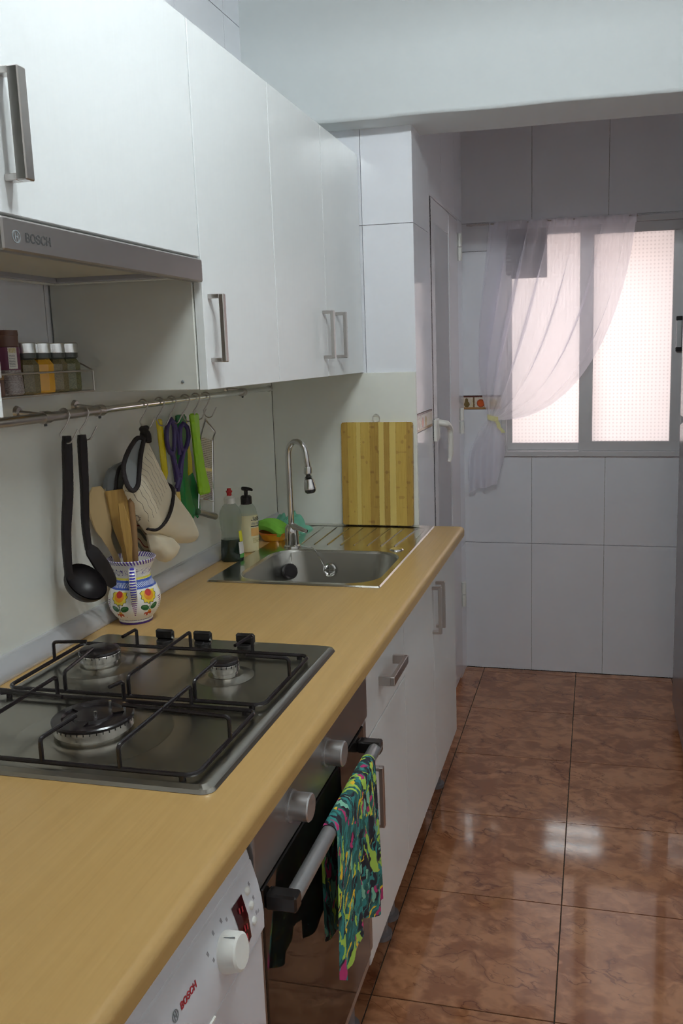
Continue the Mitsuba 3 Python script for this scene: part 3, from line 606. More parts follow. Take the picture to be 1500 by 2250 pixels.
# ================================================================== HOB
hz = HC + .0006
hb = thing('gas_hob', 'brushed steel gas hob with three burners and black wire grates set in the worktop', 'hob')
pl = frustum(rrect(.073, -.014, .590, .574, .018), hz, rrect(.076, -.011, .587, .571, .016), hz + .005)
pl = mani(pl) + mani(frustum(rrect(.076, -.011, .587, .571, .016), hz + .0049, rrect(.084, -.003, .579, .563, .012), hz + .0085))
part(hb, 'plate', tri(pl), 'mat_hob_steel', 30)
HZ = hz + .0085
def burner(x, y, r, wok=False):
    part(hb, 'burner_dish', lathe([(r * 2.0, .0003), (r * 1.7, .002), (r * 1.3, .005), (r * 1.15, .006), (0, .006)], (x, y, HZ), 40), 'mat_hob_steel', True)
    k = part(hb, 'burner', lathe([(0, .005), (r * .86, .005), (r * .86, .011), (r, .012), (r, .0245), (r * .97, .0255), (0, .0255)], (x, y, HZ), 40), 'mat_burner', 40, label='shiny steel burner ring')
    n = 40 if wok else 18
    part(k, 'flame_ports', cat([place(trimesh.creation.box((.0013, .004, .0012)), (x + r * math.cos(a), y + r * math.sin(a), HZ + .0232), (-math.sin(a), math.cos(a), 0), (0, 0, 1)) for a in np.arange(n) * 2 * math.pi / n]), 'mat_black_gloss', kind='stuff')
    if wok:
        cap = lathe([(0, 0.0255), (r * 1.02, 0.0255), (r * 1.03, 0.0290), (r * .99, 0.0310), (r * .78, 0.0317), (r * .74, 0.0280), (r * .52, 0.0280), (r * .48, 0.0320), (r * .30, 0.0330), (0, 0.0330)], (x, y, HZ), 48)
        part(k, 'cap', cap, 'mat_enamel', 35, label='black enamelled ring cap')
        part(k, 'cap_bridge', cat([place(trimesh.creation.box((r * .34, .014, .004)), (x + r * .62 * math.cos(a), y + r * .62 * math.sin(a), HZ + 0.0297), (math.cos(a), math.sin(a), 0), (-math.sin(a), math.cos(a), 0)) for a in (.6, 2.7, 4.8)]), 'mat_enamel')
        for dx, dy in ((.012, .030), (.038, 0.0275), (.012, -.012)): part(k, 'igniter_pin', cyl((x + dx, y + dy, HZ + 0.0275), (x + dx, y + dy, HZ + .042), .0022, 10), 'mat_chrome', 40)
    else:
        part(k, 'cap', lathe([(0, 0.0255), (r * .98, 0.0255), (r * 1.0, 0.0280), (r * .95, 0.0310), (r * .7, 0.0330), (0, 0.0335)], (x, y, HZ), 36), 'mat_enamel', 35, label='black enamelled cap')
burner(.335, .118, .060, True); burner(.176, .395, .038); burner(.438, .378, .026)
def wire(*paths, r=.0033): return cat([tube(rounded(p, .007, 5), r, 8) for p in paths])
def loop(x0, y0, x1, y1, z, r=.0033):
    q = np.array(rrect(x0, y0, x1, y1, .018).exterior.coords)[:-1]; return tube(np.c_[q, np.full(len(q), z)], r, 8, True)
gz, gt = HZ + .008, HZ + .043
def grate(x0, y0, x1, y1, prongs):
    g = part(hb, 'grate', loop(x0, y0, x1, y1, gz, .0036), 'mat_enamel', 40, label='black wire pan grate')
    for q in prongs: part(g, 'prong', wire(q), 'mat_enamel', 40)
    for x, y in ((x0 + .02, y0), (x1 - .02, y0), (x0 + .02, y1), (x1 - .02, y1)): part(g, 'foot', cyl((x, y, HZ), (x, y, gz), .005, 10), 'mat_enamel', 40)
def inward(a, b): return [(a[0], a[1], gz), (a[0], a[1], gt), (b[0], b[1], gt)]
def across(a, b): return [(a[0], a[1], gz), (a[0], a[1], gt), (b[0], b[1], gt), (b[0], b[1], gz)]
grate(.085, .246, .563, .482, [inward((.205, .482), (.203, .434)), inward((.085, .385), (.148, .398)), inward((.201, .246), (.183, .362)), across((.320, .482), (.322, .246)), inward((.449, .482), (.441, .420)), inward((.443, .246), (.441, .336)), inward((.563, .372), (.482, .374))])
grate(.085, .004, .560, .224, [across((.200, .224), (.203, .004)), inward((.325, .224), (.317, .196)), inward((.323, .004), (.328, .084)), across((.447, .224), (.446, .004)), inward((.560, .120), (.378, .134)), inward((.085, .162), (.264, .146))])
for x in (.237, .320, .412):
    k = part(hb, 'knob', lathe([(0, .006), (.0165, .006), (.0175, .004), (.0175, 0), (0, 0)], (x, .535, HZ), 28), 'mat_black_gloss', 30, label='black control knob')
    part(k, 'knob_grip', rbox(x - .020, .531, HZ + .006, x + .020, .541, HZ + .027, .004), 'mat_black_gloss', 40)

# ================================================================== SINK, TAP
sz = HC + .0006
sk = thing('sink', 'stainless steel sink with one bowl and a ribbed drainer set in the worktop', 'sink')
plate = mani(frustum(rrect(SX0, SY0, SX1, SY1, .006), sz, rrect(SX0 + .003, SY0 + .003, SX1 - .003, SY1 - .003, .005), sz + .004))
bowl_o = mani(frustum(rrect(.205, 1.045, .530, 1.375, .085), sz - .165, rrect(.158, 1.038, .5495, 1.398, .085), sz + .003))
bowl_i = mani(frustum(rrect(.210, 1.050, .525, 1.370, .080), sz - .160, rrect(.166, 1.044, .544, 1.390, .080), sz - .002))
bowl_l = mani(frustum(rrect(.166, 1.044, .544, 1.390, .080), sz - .0025, rrect(.158, 1.036, .552, 1.398, .086), sz + .008))
dip = mani(frustum(rrect(.130, 1.455, .545, 1.745, .03), sz + .0022, rrect(.120, 1.445, .552, 1.755, .036), sz + .0065))
part(sk, 'plate', tri(plate - bowl_l - dip), 'mat_sink_steel', 25)
part(sk, 'bowl', tri(bowl_o - bowl_i - bowl_l), 'mat_bowl_steel', 30)
for k in range(9):
    xa, xb = .165 + k * .042, .150 + k * .046
    part(sk, 'drainer_ridge', tube([(xa, 1.470, sz + .0020), (xa, 1.476, sz + .0030), (xb, 1.725, sz + .0030), (xb, 1.731, sz + .0020)], .0022, 8), 'mat_sink_steel', 40)
part(sk, 'hole_cover', lathe([(0, .004), (.017, .004), (.020, .002), (.021, 0)], (.519, 1.420, sz + .004), 30), 'mat_chrome', 30, label='small round steel cover')
ovf = part(sk, 'overflow_fitting', knob((.325, 1.3775, sz - .052), (0, -1, .1), [(.010, 0), (.020, 0), (.020, .003), (.0165, .0045), (.013, .003), (.010, 0)], 28), 'mat_chrome', 30)
part(ovf, 'overflow_bar', cat(rbox(.309, 1.369, sz - .0545, .341, 1.374, sz - .0495), rbox(.3225, 1.369, sz - .068, .3275, 1.374, sz - .036)), 'mat_chrome')
part(ovf, 'chain', tube(spline([(.215, 1.432, sz + .006), (.245, 1.415, sz + .006), (.272, 1.396, sz + .006), (.300, 1.372, sz - .022), (.312, 1.366, sz - .042)], 8), .0012, 6), 'mat_chrome', 40)
part(sk, 'drain', lathe([(0, .002), (.03, .002), (.038, .004), (.04, .001)], (.37, 1.21, sz - .160), 28), 'mat_chrome', 30)
sp = thing('sink_plug', 'black rubber sink plug hanging on a chain in the sink bowl', 'plug')
part(sp, 'stopper', knob((.205, 1.352, sz - .055), (.75, -.60, .25), [(0, 0), (.021, 0), (.024, .004), (.023, .014), (.019, .018), (0, .019)], 28), 'mat_black_matt', 30)
part(sp, 'chain', tube(spline([(.196, 1.408, sz + .006), (.200, 1.394, sz + .004), (.213, 1.358, sz - .022), (.216, 1.352, sz - .045)], 8), .0012, 6), 'mat_chrome', 40)
fx, fy = .193, 1.427
tp = thing('kitchen_tap', 'tall chrome swan-neck tap with a swivel spray head at the back of the sink', 'tap')
part(tp, 'base', lathe([(0, 0), (.026, 0), (.026, .004), (.0215, .008), (.0205, .045), (.0195, .060), (.014, .068), (0, .070)], (fx, fy, sz + .004), 32), 'mat_chrome', 35)
dirn = np.array([.97, -.24, 0.0])
arc = [np.array([fx, fy, sz + .060]), np.array([fx, fy, 1.190])] + [np.array([fx, fy, 1.197]) + dirn * (.031 - .031 * math.cos(a)) + np.array([0, 0, .042 * math.sin(a)]) for a in np.linspace(.15, math.pi * .93, 14)] + [np.array([fx, fy, 1.165]) + dirn * .067]
part(tp, 'spout', tube(np.array(arc), .0086, 16), 'mat_chrome', True)
e = np.array([fx, fy, 0]) + dirn * .067
part(tp, 'spout_end', lathe([(0, 1.166), (.011, 1.166), (.012, 1.160), (.012, 1.146), (.009, 1.142), (0, 1.142)], e, 24), 'mat_chrome', 35)
ax = np.array([.12, -.05, -1.0]); ax /= np.linalg.norm(ax)
sh = part(tp, 'spray_head', knob(e + np.array([0, 0, 1.144]), ax, [(0, .012), (.008, .013), (.013, .016), (.0150, .024), (.0175, .040), (.0170, .047), (0, .048)], 28), 'mat_chrome', 35)
part(sh, 'joint', knob(e + np.array([0, 0, 1.146]), ax, [(0, 0), (.0075, .001), (.006, .006), (.0095, .011), (.0125, .014), (0, .015)], 24), 'mat_black_gloss', 35)
part(sh, 'nozzle', knob(e + np.array([0, 0, 1.144]), ax, [(.0165, .046), (.0160, .053), (.011, .058), (0, .058)], 28), 'mat_black_gloss', 35)
part(tp, 'lever', tube(rounded([(fx, fy, sz + .068), (fx + .014, fy - .012, sz + .068), (fx + .058, fy - .030, sz + .058)], .01), [.008, .0105, .0105, .009, .006], 14), 'mat_chrome', True)

# cutting board
cb = thing('cutting_board', 'striped bamboo cutting board leaning on the end wall on the drainer', 'cutting board')
th = math.radians(2.9)
def lean(m):
    m.apply_transform(trimesh.transformations.rotation_matrix(-th, (1, 0, 0))); m.apply_translation((0, 1.7535, sz + .0035)); return m
ws = [(0, .022, 'mat_bamboo_dark'), (.022, .052, 'mat_bamboo'), (.052, .066, 'mat_bamboo_light'), (.066, .098, 'mat_bamboo'), (.098, .128, 'mat_bamboo_dark'), (.128, .146, 'mat_bamboo_light'), (.146, .165, 'mat_bamboo_dark'), (.165, .186, 'mat_bamboo_light'), (.186, .222, 'mat_bamboo'), (.222, .243, 'mat_bamboo_dark')]
full = trimesh.creation.extrude_polygon(rrect(.258, .004, .501, .348, .009), .016, engine='earcut')
full.apply_transform(np.array([[1, 0, 0, 0], [0, 0, -1, .016], [0, 1, 0, 0], [0, 0, 0, 1.0]])); full = mani(full)
for a, b, mm in ws:
    part(cb, 'strip', lean(tri(full ^ mani(box(.258 + a + .0001, -.1, -.1, .258 + b - .0001, .1, .6)))), mm)
for x in (.272, .315, .360, .405, .450, .488): part(cb, 'rubber_foot', lean(box(x - .004, .003, .0, x + .004, .013, .006)), 'mat_black_matt')
part(cb, 'hanging_ring', lean(tube([(.378 + .012 * math.cos(a), .008, .361 + .013 * math.sin(a)) for a in np.arange(18) * 2 * math.pi / 18], .0014, 8, True)), 'mat_chrome', True)

# ================================================================== BOTTLES AND SPONGE
wz = HC + .0006
# washing-up liquid
bx, by = .076, 1.249
ds = thing('dish_soap_bottle', 'clear bottle of dark washing-up liquid with red and white cap left of the sink', 'bottle')
def oval(m, c, sx, sy, rot=0):
    m.apply_translation((-c[0], -c[1], 0)); m.apply_scale((sx, sy, 1)); m.apply_transform(trimesh.transformations.rotation_matrix(rot, (0, 0, 1))); m.apply_translation((c[0], c[1], 0)); return m
rot = .45
bp = [(0, 0), (.026, 0), (.030, .004), (.0305, .030), (.0285, .060), (.0265, .085), (.0290, .110), (.0300, .125), (.0285, .143), (.021, .158), (.0145, .166), (.0135, .172)]
part(ds, 'bottle', oval(lathe(bp, (bx, by, wz), 36), (bx, by), 1.05, .72, rot), 'mat_clear_plastic', True)
part(ds, 'liquid', oval(lathe([(0, -.0003), (.0262, -.0002), (.0303, .004), (.0308, .030), (.0288, .060), (.0284, .064), (.026, .0645), (0, .0645)], (bx, by, wz), 36), (bx, by), 1.05, .72, rot), 'mat_liquid_dark', 40)
part(ds, 'cap', lathe([(.0135, .166), (.0155, .167), (.0155, .182), (.010, .187), (.006, .190), (0, .190)], (bx, by, wz), 28), 'mat_cap_white', 35)
part(ds, 'spout', lathe([(0, .188), (.0068, .189), (.0068, .197), (.0092, .200), (.0092, .203), (.0060, .204), (.0055, .210), (0, .210)], (bx, by, wz), 24), 'mat_cap_red', 35)
def label_patch(c, pr, sx, sy, rot, z0, z1, a0, a1, off=.0011, n=10, nz=8):
    V = []
    for a in np.linspace(a0, a1, n):
        col = []
        for z in np.linspace(z0, z1, nz):
            r = np.interp(z, [q[1] for q in pr], [q[0] for q in pr]) + off
            l = np.array([r * math.cos(a) * sx, r * math.sin(a) * sy]); R2 = np.array([[math.cos(rot), -math.sin(rot)], [math.sin(rot), math.cos(rot)]]) @ l
            col.append([c[0] + R2[0], c[1] + R2[1], wz + z])
        V.append(col)
    return grid_mesh(np.array(V))
part(ds, 'label', label_patch((bx, by), bp, 1.05, .72, rot, .022, .056, -.95, -.1), 'mat_label_white', True)
part(ds, 'label', label_patch((bx, by), bp, 1.05, .72, rot, .057, .088, -.8, -.1), 'mat_label_yellow', True)
part(ds, 'label', label_patch((bx, by), bp, 1.05, .72, rot, .010, .0215, -.9, -.1), 'mat_label_green', True)
# hand soap
hx, hy = .078, 1.364
hs = thing('hand_soap_bottle', 'cream hand soap bottle with black pump between the washing-up liquid and the tap', 'bottle')
hp = [(0, 0), (.024, 0), (.029, .004), (.031, .030), (.0315, .080), (.0300, .115), (.0270, .130), (.020, .142), (.0145, .146), (.014, .150)]
part(hs, 'bottle', oval(lathe(hp, (hx, hy, wz), 36), (hx, hy), 1.0, .74, .5), 'mat_clear_plastic', True)
part(hs, 'soap', oval(lathe([(0, -.0003), (.0242, -.0002), (.0293, .004), (.0313, .030), (.0318, .080), (.0303, .112), (.028, .113), (0, .113)], (hx, hy, wz), 36), (hx, hy), 1.0, .74, .5), 'mat_soap_cream', 40)
pm = part(hs, 'pump', lathe([(0, .144), (.0165, .145), (.0165, .166), (.013, .170), (.0055, .171), (.0055, .186), (.0095, .188), (.0095, .192), (0, .193)], (hx, hy, wz), 26), 'mat_black_matt', 35)
part(pm, 'pump_nozzle', tube([(hx - .012, hy + .004, wz + .190), (hx, hy, wz + .191), (hx + .018, hy - .006, wz + .190), (hx + .024, hy - .008, wz + .187)], [.006, .0055, .0045, .003], 10), 'mat_black_matt', 40)
part(hs, 'label', label_patch((hx, hy), hp, 1.0, .74, .5, .050, .074, -1.35, .15), 'mat_label_peach', True)
part(hs, 'label', label_patch((hx, hy), hp, 1.0, .74, .5, .078, .081, -1.35, .15), 'mat_print_dark', True)
def wrap_text(txt, height, a0, z0):
    m = meshkit.text_mesh(txt, height, .0004); v = m.vertices.copy()
    for i, (u, w, d) in enumerate(m.vertices):
        z = z0 + w; r = np.interp(z, [q[1] for q in hp], [q[0] for q in hp]) + .0016 + d
        a = a0 + u / .029
        l = np.array([r * math.cos(a), r * math.sin(a) * .74]); c_, s_ = math.cos(.5), math.sin(.5)
        v[i] = (hx + c_ * l[0] - s_ * l[1], hy + s_ * l[0] + c_ * l[1], wz + z)
    return trimesh.Trimesh(v, m.faces, process=False)
part(hs, 'lettering', wrap_text('Jabón', .0125, -1.32, .096), 'mat_print_dark', label='dark lettering Jabón')
part(hs, 'lettering', wrap_text('de manos', .0075, -1.32, .0845), 'mat_print_grey', label='small grey lettering')
for k in range(4): part(hs, 'label_line', label_patch((hx, hy), hp, 1.0, .74, .5, .030 + k * .004, .0312 + k * .004, -1.2, -.1, n=6, nz=2), 'mat_label_gold')
# sponge dish
sd = thing('sponge_dish', 'amber plastic dish holding the green sponge beside the tap', 'dish')
dm_ = lathe([(0, .002), (.030, .002), (.036, .008), (.047, .026), (.049, .026), (.038, .006), (.031, 0), (0, 0)], (.098, 1.520, wz), 36)
part(sd, 'dish', oval(dm_, (.098, 1.520), 1.05, .8, -.3), 'mat_amber', 40)
part(sd, 'rim', oval(lathe([(.0465, .025), (.050, .0255), (.050, .0285), (.0465, .0285)], (.098, 1.520, wz), 36), (.098, 1.520), 1.05, .8, -.3), 'mat_orange', 40)
spg, _ = inflate([(-.050, -.030), (.040, -.034), (.050, -.020), (.048, .030), (-.044, .034), (-.052, .015)], .032, .006, .010, (0, 0, 0), (1, 0, 0), (0, 1, 0))
v = spg.vertices; v[:, 2] += .010 * np.cos(v[:, 0] * 34) - .006; spg.apply_transform(trimesh.transformations.rotation_matrix(.22, (0, 1, 0))); spg.apply_transform(trimesh.transformations.rotation_matrix(-.25, (0, 0, 1))); spg.apply_translation((.098, 1.520, wz + .045))
single('sponge', spg, 'mat_sponge', 'bright green sponge lying in the amber dish', 'sponge', smooth=40)
P = np.array([[(.045 + .115 * u + .01 * math.sin(9 * v), 1.600 + .10 * v + .008 * math.sin(8 * u), 0) for v in np.linspace(0, 1, 26)] for u in np.linspace(0, 1, 30)])
hgt = meshkit.fbm(np.dstack([P[..., 0] * 45, P[..., 1] * 45, P[..., 0] * 0]), 3, 2); uu, vv = np.meshgrid(np.linspace(0, 1, 30), np.linspace(0, 1, 26), indexing='ij')
env = np.sqrt(np.clip(np.sin(np.pi * uu) * np.sin(np.pi * vv), 0, 1))
P[..., 2] = wz + .001 + env * (.012 + .075 * hgt); P[..., 0] += .02 * (hgt - .5); P[..., 1] += .02 * (hgt - .5)
single('scrubbing_cloth', grid_mesh(P), 'mat_cloth', 'crumpled pale turquoise scrubbing net in the corner behind the tap', 'cloth', smooth=True)

# ================================================================== JUG AND WOODEN TOOLS
jg = thing('ceramic_jug', 'white glazed jug painted with red and yellow flowers, filled with wooden tools', 'jug')
jp = [(0, 0), (.036, 0), (.037, .006), (.036, .009), (.045, .018), (.0535, .032), (.0570, .048), (.0560, .064), (.0500, .080), (.0415, .092), (.0385, .102), (.0385, .110), (.0420, .124), (.0485, .136), (.0520, .142), (.0530, .1445), (.0515, .146), (.0485, .143), (.0400, .126), (.0350, .112), (.0345, .100), (.040, .088), (.052, .064), (.050, .03), (.03, .008), (0, .008)]
part(jg, 'body', lathe(jp, (JX, JY, JZ), 64), 'mat_jug', 40)
a0 = -1.06; ux_, uy_ = math.cos(a0), math.sin(a0)
def rad(r, z): return (JX + ux_ * r, JY + uy_ * r, JZ + z)
sec = spline([rad(.041, .124), rad(.056, .128), rad(.068, .116), rad(.074, .096), rad(.070, .076), rad(.055, .060)], 7)
hm = tube(np.zeros((2, 3)) + [[0, 0, 0], [0, 0, 1]], .01, 8)
side = np.array([-uy_, ux_, 0]); V = []
for i, q in enumerate(sec):
    tg = np.gradient(sec, axis=0)[i]; tg /= np.linalg.norm(tg); nn = np.cross(side, tg)
    V.append([q + side * .0078 * math.cos(a) + nn * .0042 * math.sin(a) for a in np.linspace(0, 2 * math.pi, 15)])
part(jg, 'handle', grid_mesh(np.array(V)), 'mat_jug_handle', True)
def flat_tool(width_at, path, thick=.006, face=(.55, -.83, 0)):
    """A flat wooden blade: width_at(t) along the path, broad side towards face."""
    p = spline(path, 8); n = len(p); f = np.array(face); f /= np.linalg.norm(f); V = []
    tg = np.gradient(p, axis=0)
    for i, q in enumerate(p):
        t = tg[i] / np.linalg.norm(tg[i]); s = np.cross(t, f); s /= np.linalg.norm(s); nn = np.cross(s, t); w = width_at(i / (n - 1)) / 2; h_ = thick / 2
        V.append([q + s * w * cx + nn * h_ * cy for cx, cy in ((1, .3), (.85, 1), (0, 1), (-.85, 1), (-1, .3), (-1, -.3), (-.85, -1), (0, -1), (.85, -1), (1, -.3), (1, .3))])
    V = np.array(V); cap0, cap1 = V[0].mean(0), V[-1].mean(0)
    V = np.concatenate([np.broadcast_to(cap0, V[:1].shape), V, np.broadcast_to(cap1, V[:1].shape)])
    return grid_mesh(V)
zj = JZ
single('wooden_spoon', flat_tool(lambda t: np.interp(t, [0, .50, .62, .72, .85, .94, 1], [.010, .013, .020, .040, .052, .044, .020]), [(.086, .694, zj + .012), (.054, .682, zj + .135), (.042, .660, zj + .205), (.036, .650, zj + .308)], .012), 'mat_wood_pale', 'pale round-headed wooden spoon, leftmost of the tools in the jug', 'spoon', 'wooden tools in the jug', smooth=35)
single('wooden_spatula', flat_tool(lambda t: np.interp(t, [0, .5, .68, .9, 1], [.012, .016, .036, .044, .046]), [(.096, .690, zj + .012), (.084, .672, zj + .130), (.080, .668, zj + .21), (.074, .664, zj + .300)], .007), 'mat_wood', 'flat bamboo spatula with square end standing in the middle of the jug', 'spatula', 'wooden tools in the jug', smooth=35)
single('wooden_fork', flat_tool(lambda t: np.interp(t, [0, .45, .6, .8, 1], [.010, .012, .018, .020, .012]), [(.094, .672, zj + .012), (.100, .655, zj + .13), (.104, .645, zj + .20), (.097, .641, zj + .275)], .010), 'mat_wood', 'narrow curved bamboo tool in front of the spatula in the jug', 'spoon', 'wooden tools in the jug', smooth=35)
single('wooden_stick', tube([(.076, .715, zj + .012), (.092, .690, zj + .13), (.098, .684, zj + .205), (.098, .680, zj + .295)], [.006, .0072, .0075, .007], 14), 'mat_wood_red', 'round reddish wooden handle on the right of the jug', 'handle', 'wooden tools in the jug', smooth=40)

# ================================================================== RAIL AND WHAT HANGS ON IT
RXR, RZ = .052, 1.3865
rl = thing('utensil_rail', 'steel hanging rail with utensils along the wall under the cabinets', 'rail')
part(rl, 'rod', cyl((RXR, -.6, RZ), (RXR, .66, RZ), .0095, 18), 'mat_nickel', 40); part(rl, 'rod', cyl((RXR, .66, RZ), (RXR, 1.66, RZ), .0078, 18), 'mat_chrome', 40)
for y in (-.35, .47, .66, 1.44):
    b = part(rl, 'bracket', cat(cyl((RXR, y - .010, RZ), (RXR, y + .010, RZ), .0125, 18), cyl((.012, y - .028, RZ + .012), (RXR, y - .004, RZ + .004), .005, 12), knob((.012, y - .028, RZ + .012), (1, 0, 0), [(0, .006), (.010, .006), (.013, 0)], 18)), 'mat_nickel', 40)
    part(b, 'grub_screw', cyl((RXR, y, RZ - .017), (RXR, y, RZ - .011), .003, 10), 'mat_print_dark', 40)
part(rl, 'end_cap', cyl((RXR, 1.655, RZ), (RXR, 1.670, RZ), .0098, 18), 'mat_nickel', 40)
def hook(y, what, tilt=.012):
    r = .0125
    p = [(RXR - r * .9, y - .004, RZ - .006)] + [(RXR + r * math.cos(a), y, RZ + r * math.sin(a)) for a in np.linspace(2.7, -.2, 10)] + [(RXR + r * .6, y - tilt * .6, RZ - .020), (RXR + .000, y - tilt * 1.4, RZ - .036)]
    rr = .013; cz = RZ - .042
    p += [(RXR + .002 + rr - rr * math.cos(a), y - tilt * 1.5, cz - rr * math.sin(a)) for a in np.linspace(.2, 2.5, 9)] + [(RXR + .034, y - tilt * .7, cz + .014)]
    single('s_hook', tube(spline(p, 3), .0017, 8), 'mat_nickel', f'steel S-hook holding {what}', 'hook', 'hooks on the rail', smooth=True)
    return (RXR + .014, y - tilt * 1.5, cz - .012)
for y, what in ((.532, 'the black ladle'), (.600, 'the black slotted spoon'), (.845, 'the cream oven mitt'), (.925, 'the thin yellow tool'), (.988, 'the purple scissors'), (1.062, 'the dark green spatula'), (1.122, 'the lime green spatula'), (1.185, 'the metal grater')): hook(y, what)
# ladle
ld = thing('ladle', 'black plastic soup ladle, first on the rail from the left', 'ladle')
V = flat_tool(lambda t: np.interp(t, [0, .04, .3, .6, .85, 1], [.016, .022, .023, .019, .015, .018]), [(.062, .520, 1.346), (.058, .515, 1.24), (.056, .500, 1.16), (.058, .492, 1.095), (.060, .490, 1.060)], .010, (1, -.25, 0))
part(ld, 'handle', V, 'mat_black_matt', 35)
ba = [(.046 * math.cos(t), -.036 * math.sin(t)) for t in np.linspace(0, math.pi / 2, 9)]
bl = [(max(r, 0), z) for r, z in ba] + [(max(r * .94, 0), z * .94) for r, z in ba[::-1]]
bm = trimesh.creation.revolve(np.array(bl), sections=36); bm.apply_transform(trimesh.geometry.align_vectors([0, 0, 1], np.array([.72, -.12, .68]))); bm.apply_translation((.080, .518, 1.049))
part(ld, 'bowl', bm, 'mat_black_matt', 40)
sp2 = thing('slotted_spoon', 'black plastic serving spoon, second on the rail from the left', 'spoon')
part(sp2, 'handle', flat_tool(lambda t: np.interp(t, [0, .05, .4, .8, 1], [.016, .021, .018, .015, .013]), [(.062, .572, 1.343), (.059, .571, 1.24), (.055, .569, 1.16), (.062, .562, 1.105)], .010, (1, -.25, 0)), 'mat_black_matt', 35)
part(sp2, 'blade', flat_tool(lambda t: np.interp(t, [0, .15, .5, .9, 1], [.016, .028, .032, .026, .014]), [(.062, .562, 1.112), (.074, .570, 1.085), (.082, .588, 1.050), (.086, .604, 1.016)], .007, (.75, -.66, .1)), 'mat_black_matt', 35)

# cream oven mitt: outline in its own plane, u along wall (+y), v up
om = thing('oven_mitt', 'cream quilted oven mitt with black trim hanging on the rail', 'oven mitt')
ol = [(.752, 1.322), (.800, 1.264), (.855, 1.198), (.915, 1.152), (.970, 1.108), (1.003, 1.066), (1.012, 1.036), (.990, 1.024), (.930, 1.036), (.868, 1.058), (.800, 1.085), (.752, 1.098), (.736, 1.113), (.697, 1.148), (.674, 1.190), (.661, 1.222), (.690, 1.240), (.716, 1.290)]
ex, ey = np.array([-.10, .995, 0]), np.array([-.03, 0, 1.0]); o = np.array([.115, 0, 0]) - ex * 0
def mp(u, v, w=0):
    """A point of the mitt's plane at wall position u and height v, w in front of it."""
    return np.array([.092 + w - .06 * (u - .80), u, v])
axis = np.array([.62, -.785]); perp = np.array([.785, .62])
mm, flat = inflate([(u, v) for u, v in ol], .062, .0055, .040, (0, 0, 0), (1, 0, 0), (0, 1, 0), .5)
def on_mitt(m): 
    v = m.vertices; m = m.copy(); m.vertices = np.c_[.088 + v[:, 2] - .06 * (v[:, 0] - .80), v[:, 0], v[:, 1]]; m.faces = m.faces; return m
rel = flat - np.array([.72, 1.275]); uvm = np.c_[rel @ perp, rel @ axis]
part(om, 'body', on_mitt(mm), 'mat_mitt', True, uv=uvm)
tl = [(.752, 1.100), (.800, 1.090), (.862, 1.070), (.893, 1.048), (.893, 1.030), (.866, 1.014), (.838, 1.010), (.800, 1.024), (.766, 1.056)]
mm, flat = inflate(tl, .052, .005, .030, (0, 0, 0), (1, 0, 0), (0, 1, 0), .5)
part(om, 'thumb', on_mitt(mm), 'mat_mitt', True, uv=np.c_[flat[:, 0], np.full(len(flat), -1.0)])
mouth = [mp(.736, 1.318, .014), mp(.706, 1.284, .018), mp(.688, 1.246, .020), mp(.678, 1.222, .020), mp(.664, 1.213, .014), mp(.656, 1.228, .006), mp(.660, 1.262, -.002), mp(.682, 1.294, 0), mp(.716, 1.320, .006)]
ring = spline(mouth + mouth[:1], 6)[:-1]
part(om, 'binding', tube(ring, .0052, 10, True), 'mat_piping', True, label='black binding round the opening')
ctr = ring.mean(0); V = np.array([[ctr + (q - ctr) * s + np.array([.010 * (1 - s), .012 * (1 - s), -.012 * (1 - s)]) for q in np.vstack([ring, ring[:1]])] for s in (1.0, .8, .5, .2, 0.0)])
part(om, 'lining', grid_mesh(V), 'mat_mitt_grey', True, label='grey lining seen in the opening')
part(om, 'hanging_loop', cat(tube(spline([mp(.742, 1.310, .022), mp(.752, 1.328, .016), (.076, .790, 1.334), (.068, .826, 1.334)], 6), .0065, 10), tube(spline([mp(.756, 1.318, .012), (.072, .795, 1.322), (.066, .828, 1.331)], 6), .005, 10)), 'mat_piping', True)
part(om, 'trim', tube(spline([mp(.852, 1.200, .006), mp(.846, 1.186, .025), mp(.818, 1.150, .032), mp(.785, 1.122, .030), mp(.760, 1.108, .018), mp(.738, 1.114, .004)], 8), .0042, 10), 'mat_piping', True, label='black trim across the mitt')
o2 = thing('oven_mitt', 'striped oven mitt hanging behind the cream one', 'oven mitt')
mm, flat = inflate([(.742, 1.262), (.768, 1.180), (.815, 1.118), (.858, 1.060), (.850, 1.010), (.800, 1.026), (.762, 1.018), (.738, 1.040), (.720, 1.110), (.700, 1.165), (.675, 1.210), (.700, 1.250)], .034, .006, .025, (0, 0, 0), (1, 0, 0), (0, 1, 0), .6)
m_ = mm.copy(); v = mm.vertices; m_.vertices = np.c_[.040 + v[:, 2], v[:, 0], v[:, 1]]
part(o2, 'body', m_, 'mat_mitt_striped', True, uv=np.c_[flat @ np.array([.5, .86]), flat @ np.array([.86, -.5])])
gr = spline([(.058, .742, 1.262), (.062, .706, 1.256), (.066, .684, 1.236), (.066, .676, 1.212), (.052, .672, 1.20)], 6)
part(o2, 'binding', tube(gr, .004, 8), 'mat_piping', True)
part(o2, 'cuff', inflate([(.742, 1.266), (.704, 1.258), (.682, 1.236), (.675, 1.208), (.715, 1.19), (.75, 1.22)], .040, .005, .02, (.046, 0, 0), (0, 1, 0), (0, 0, 1))[0], 'mat_mitt_grey', True)

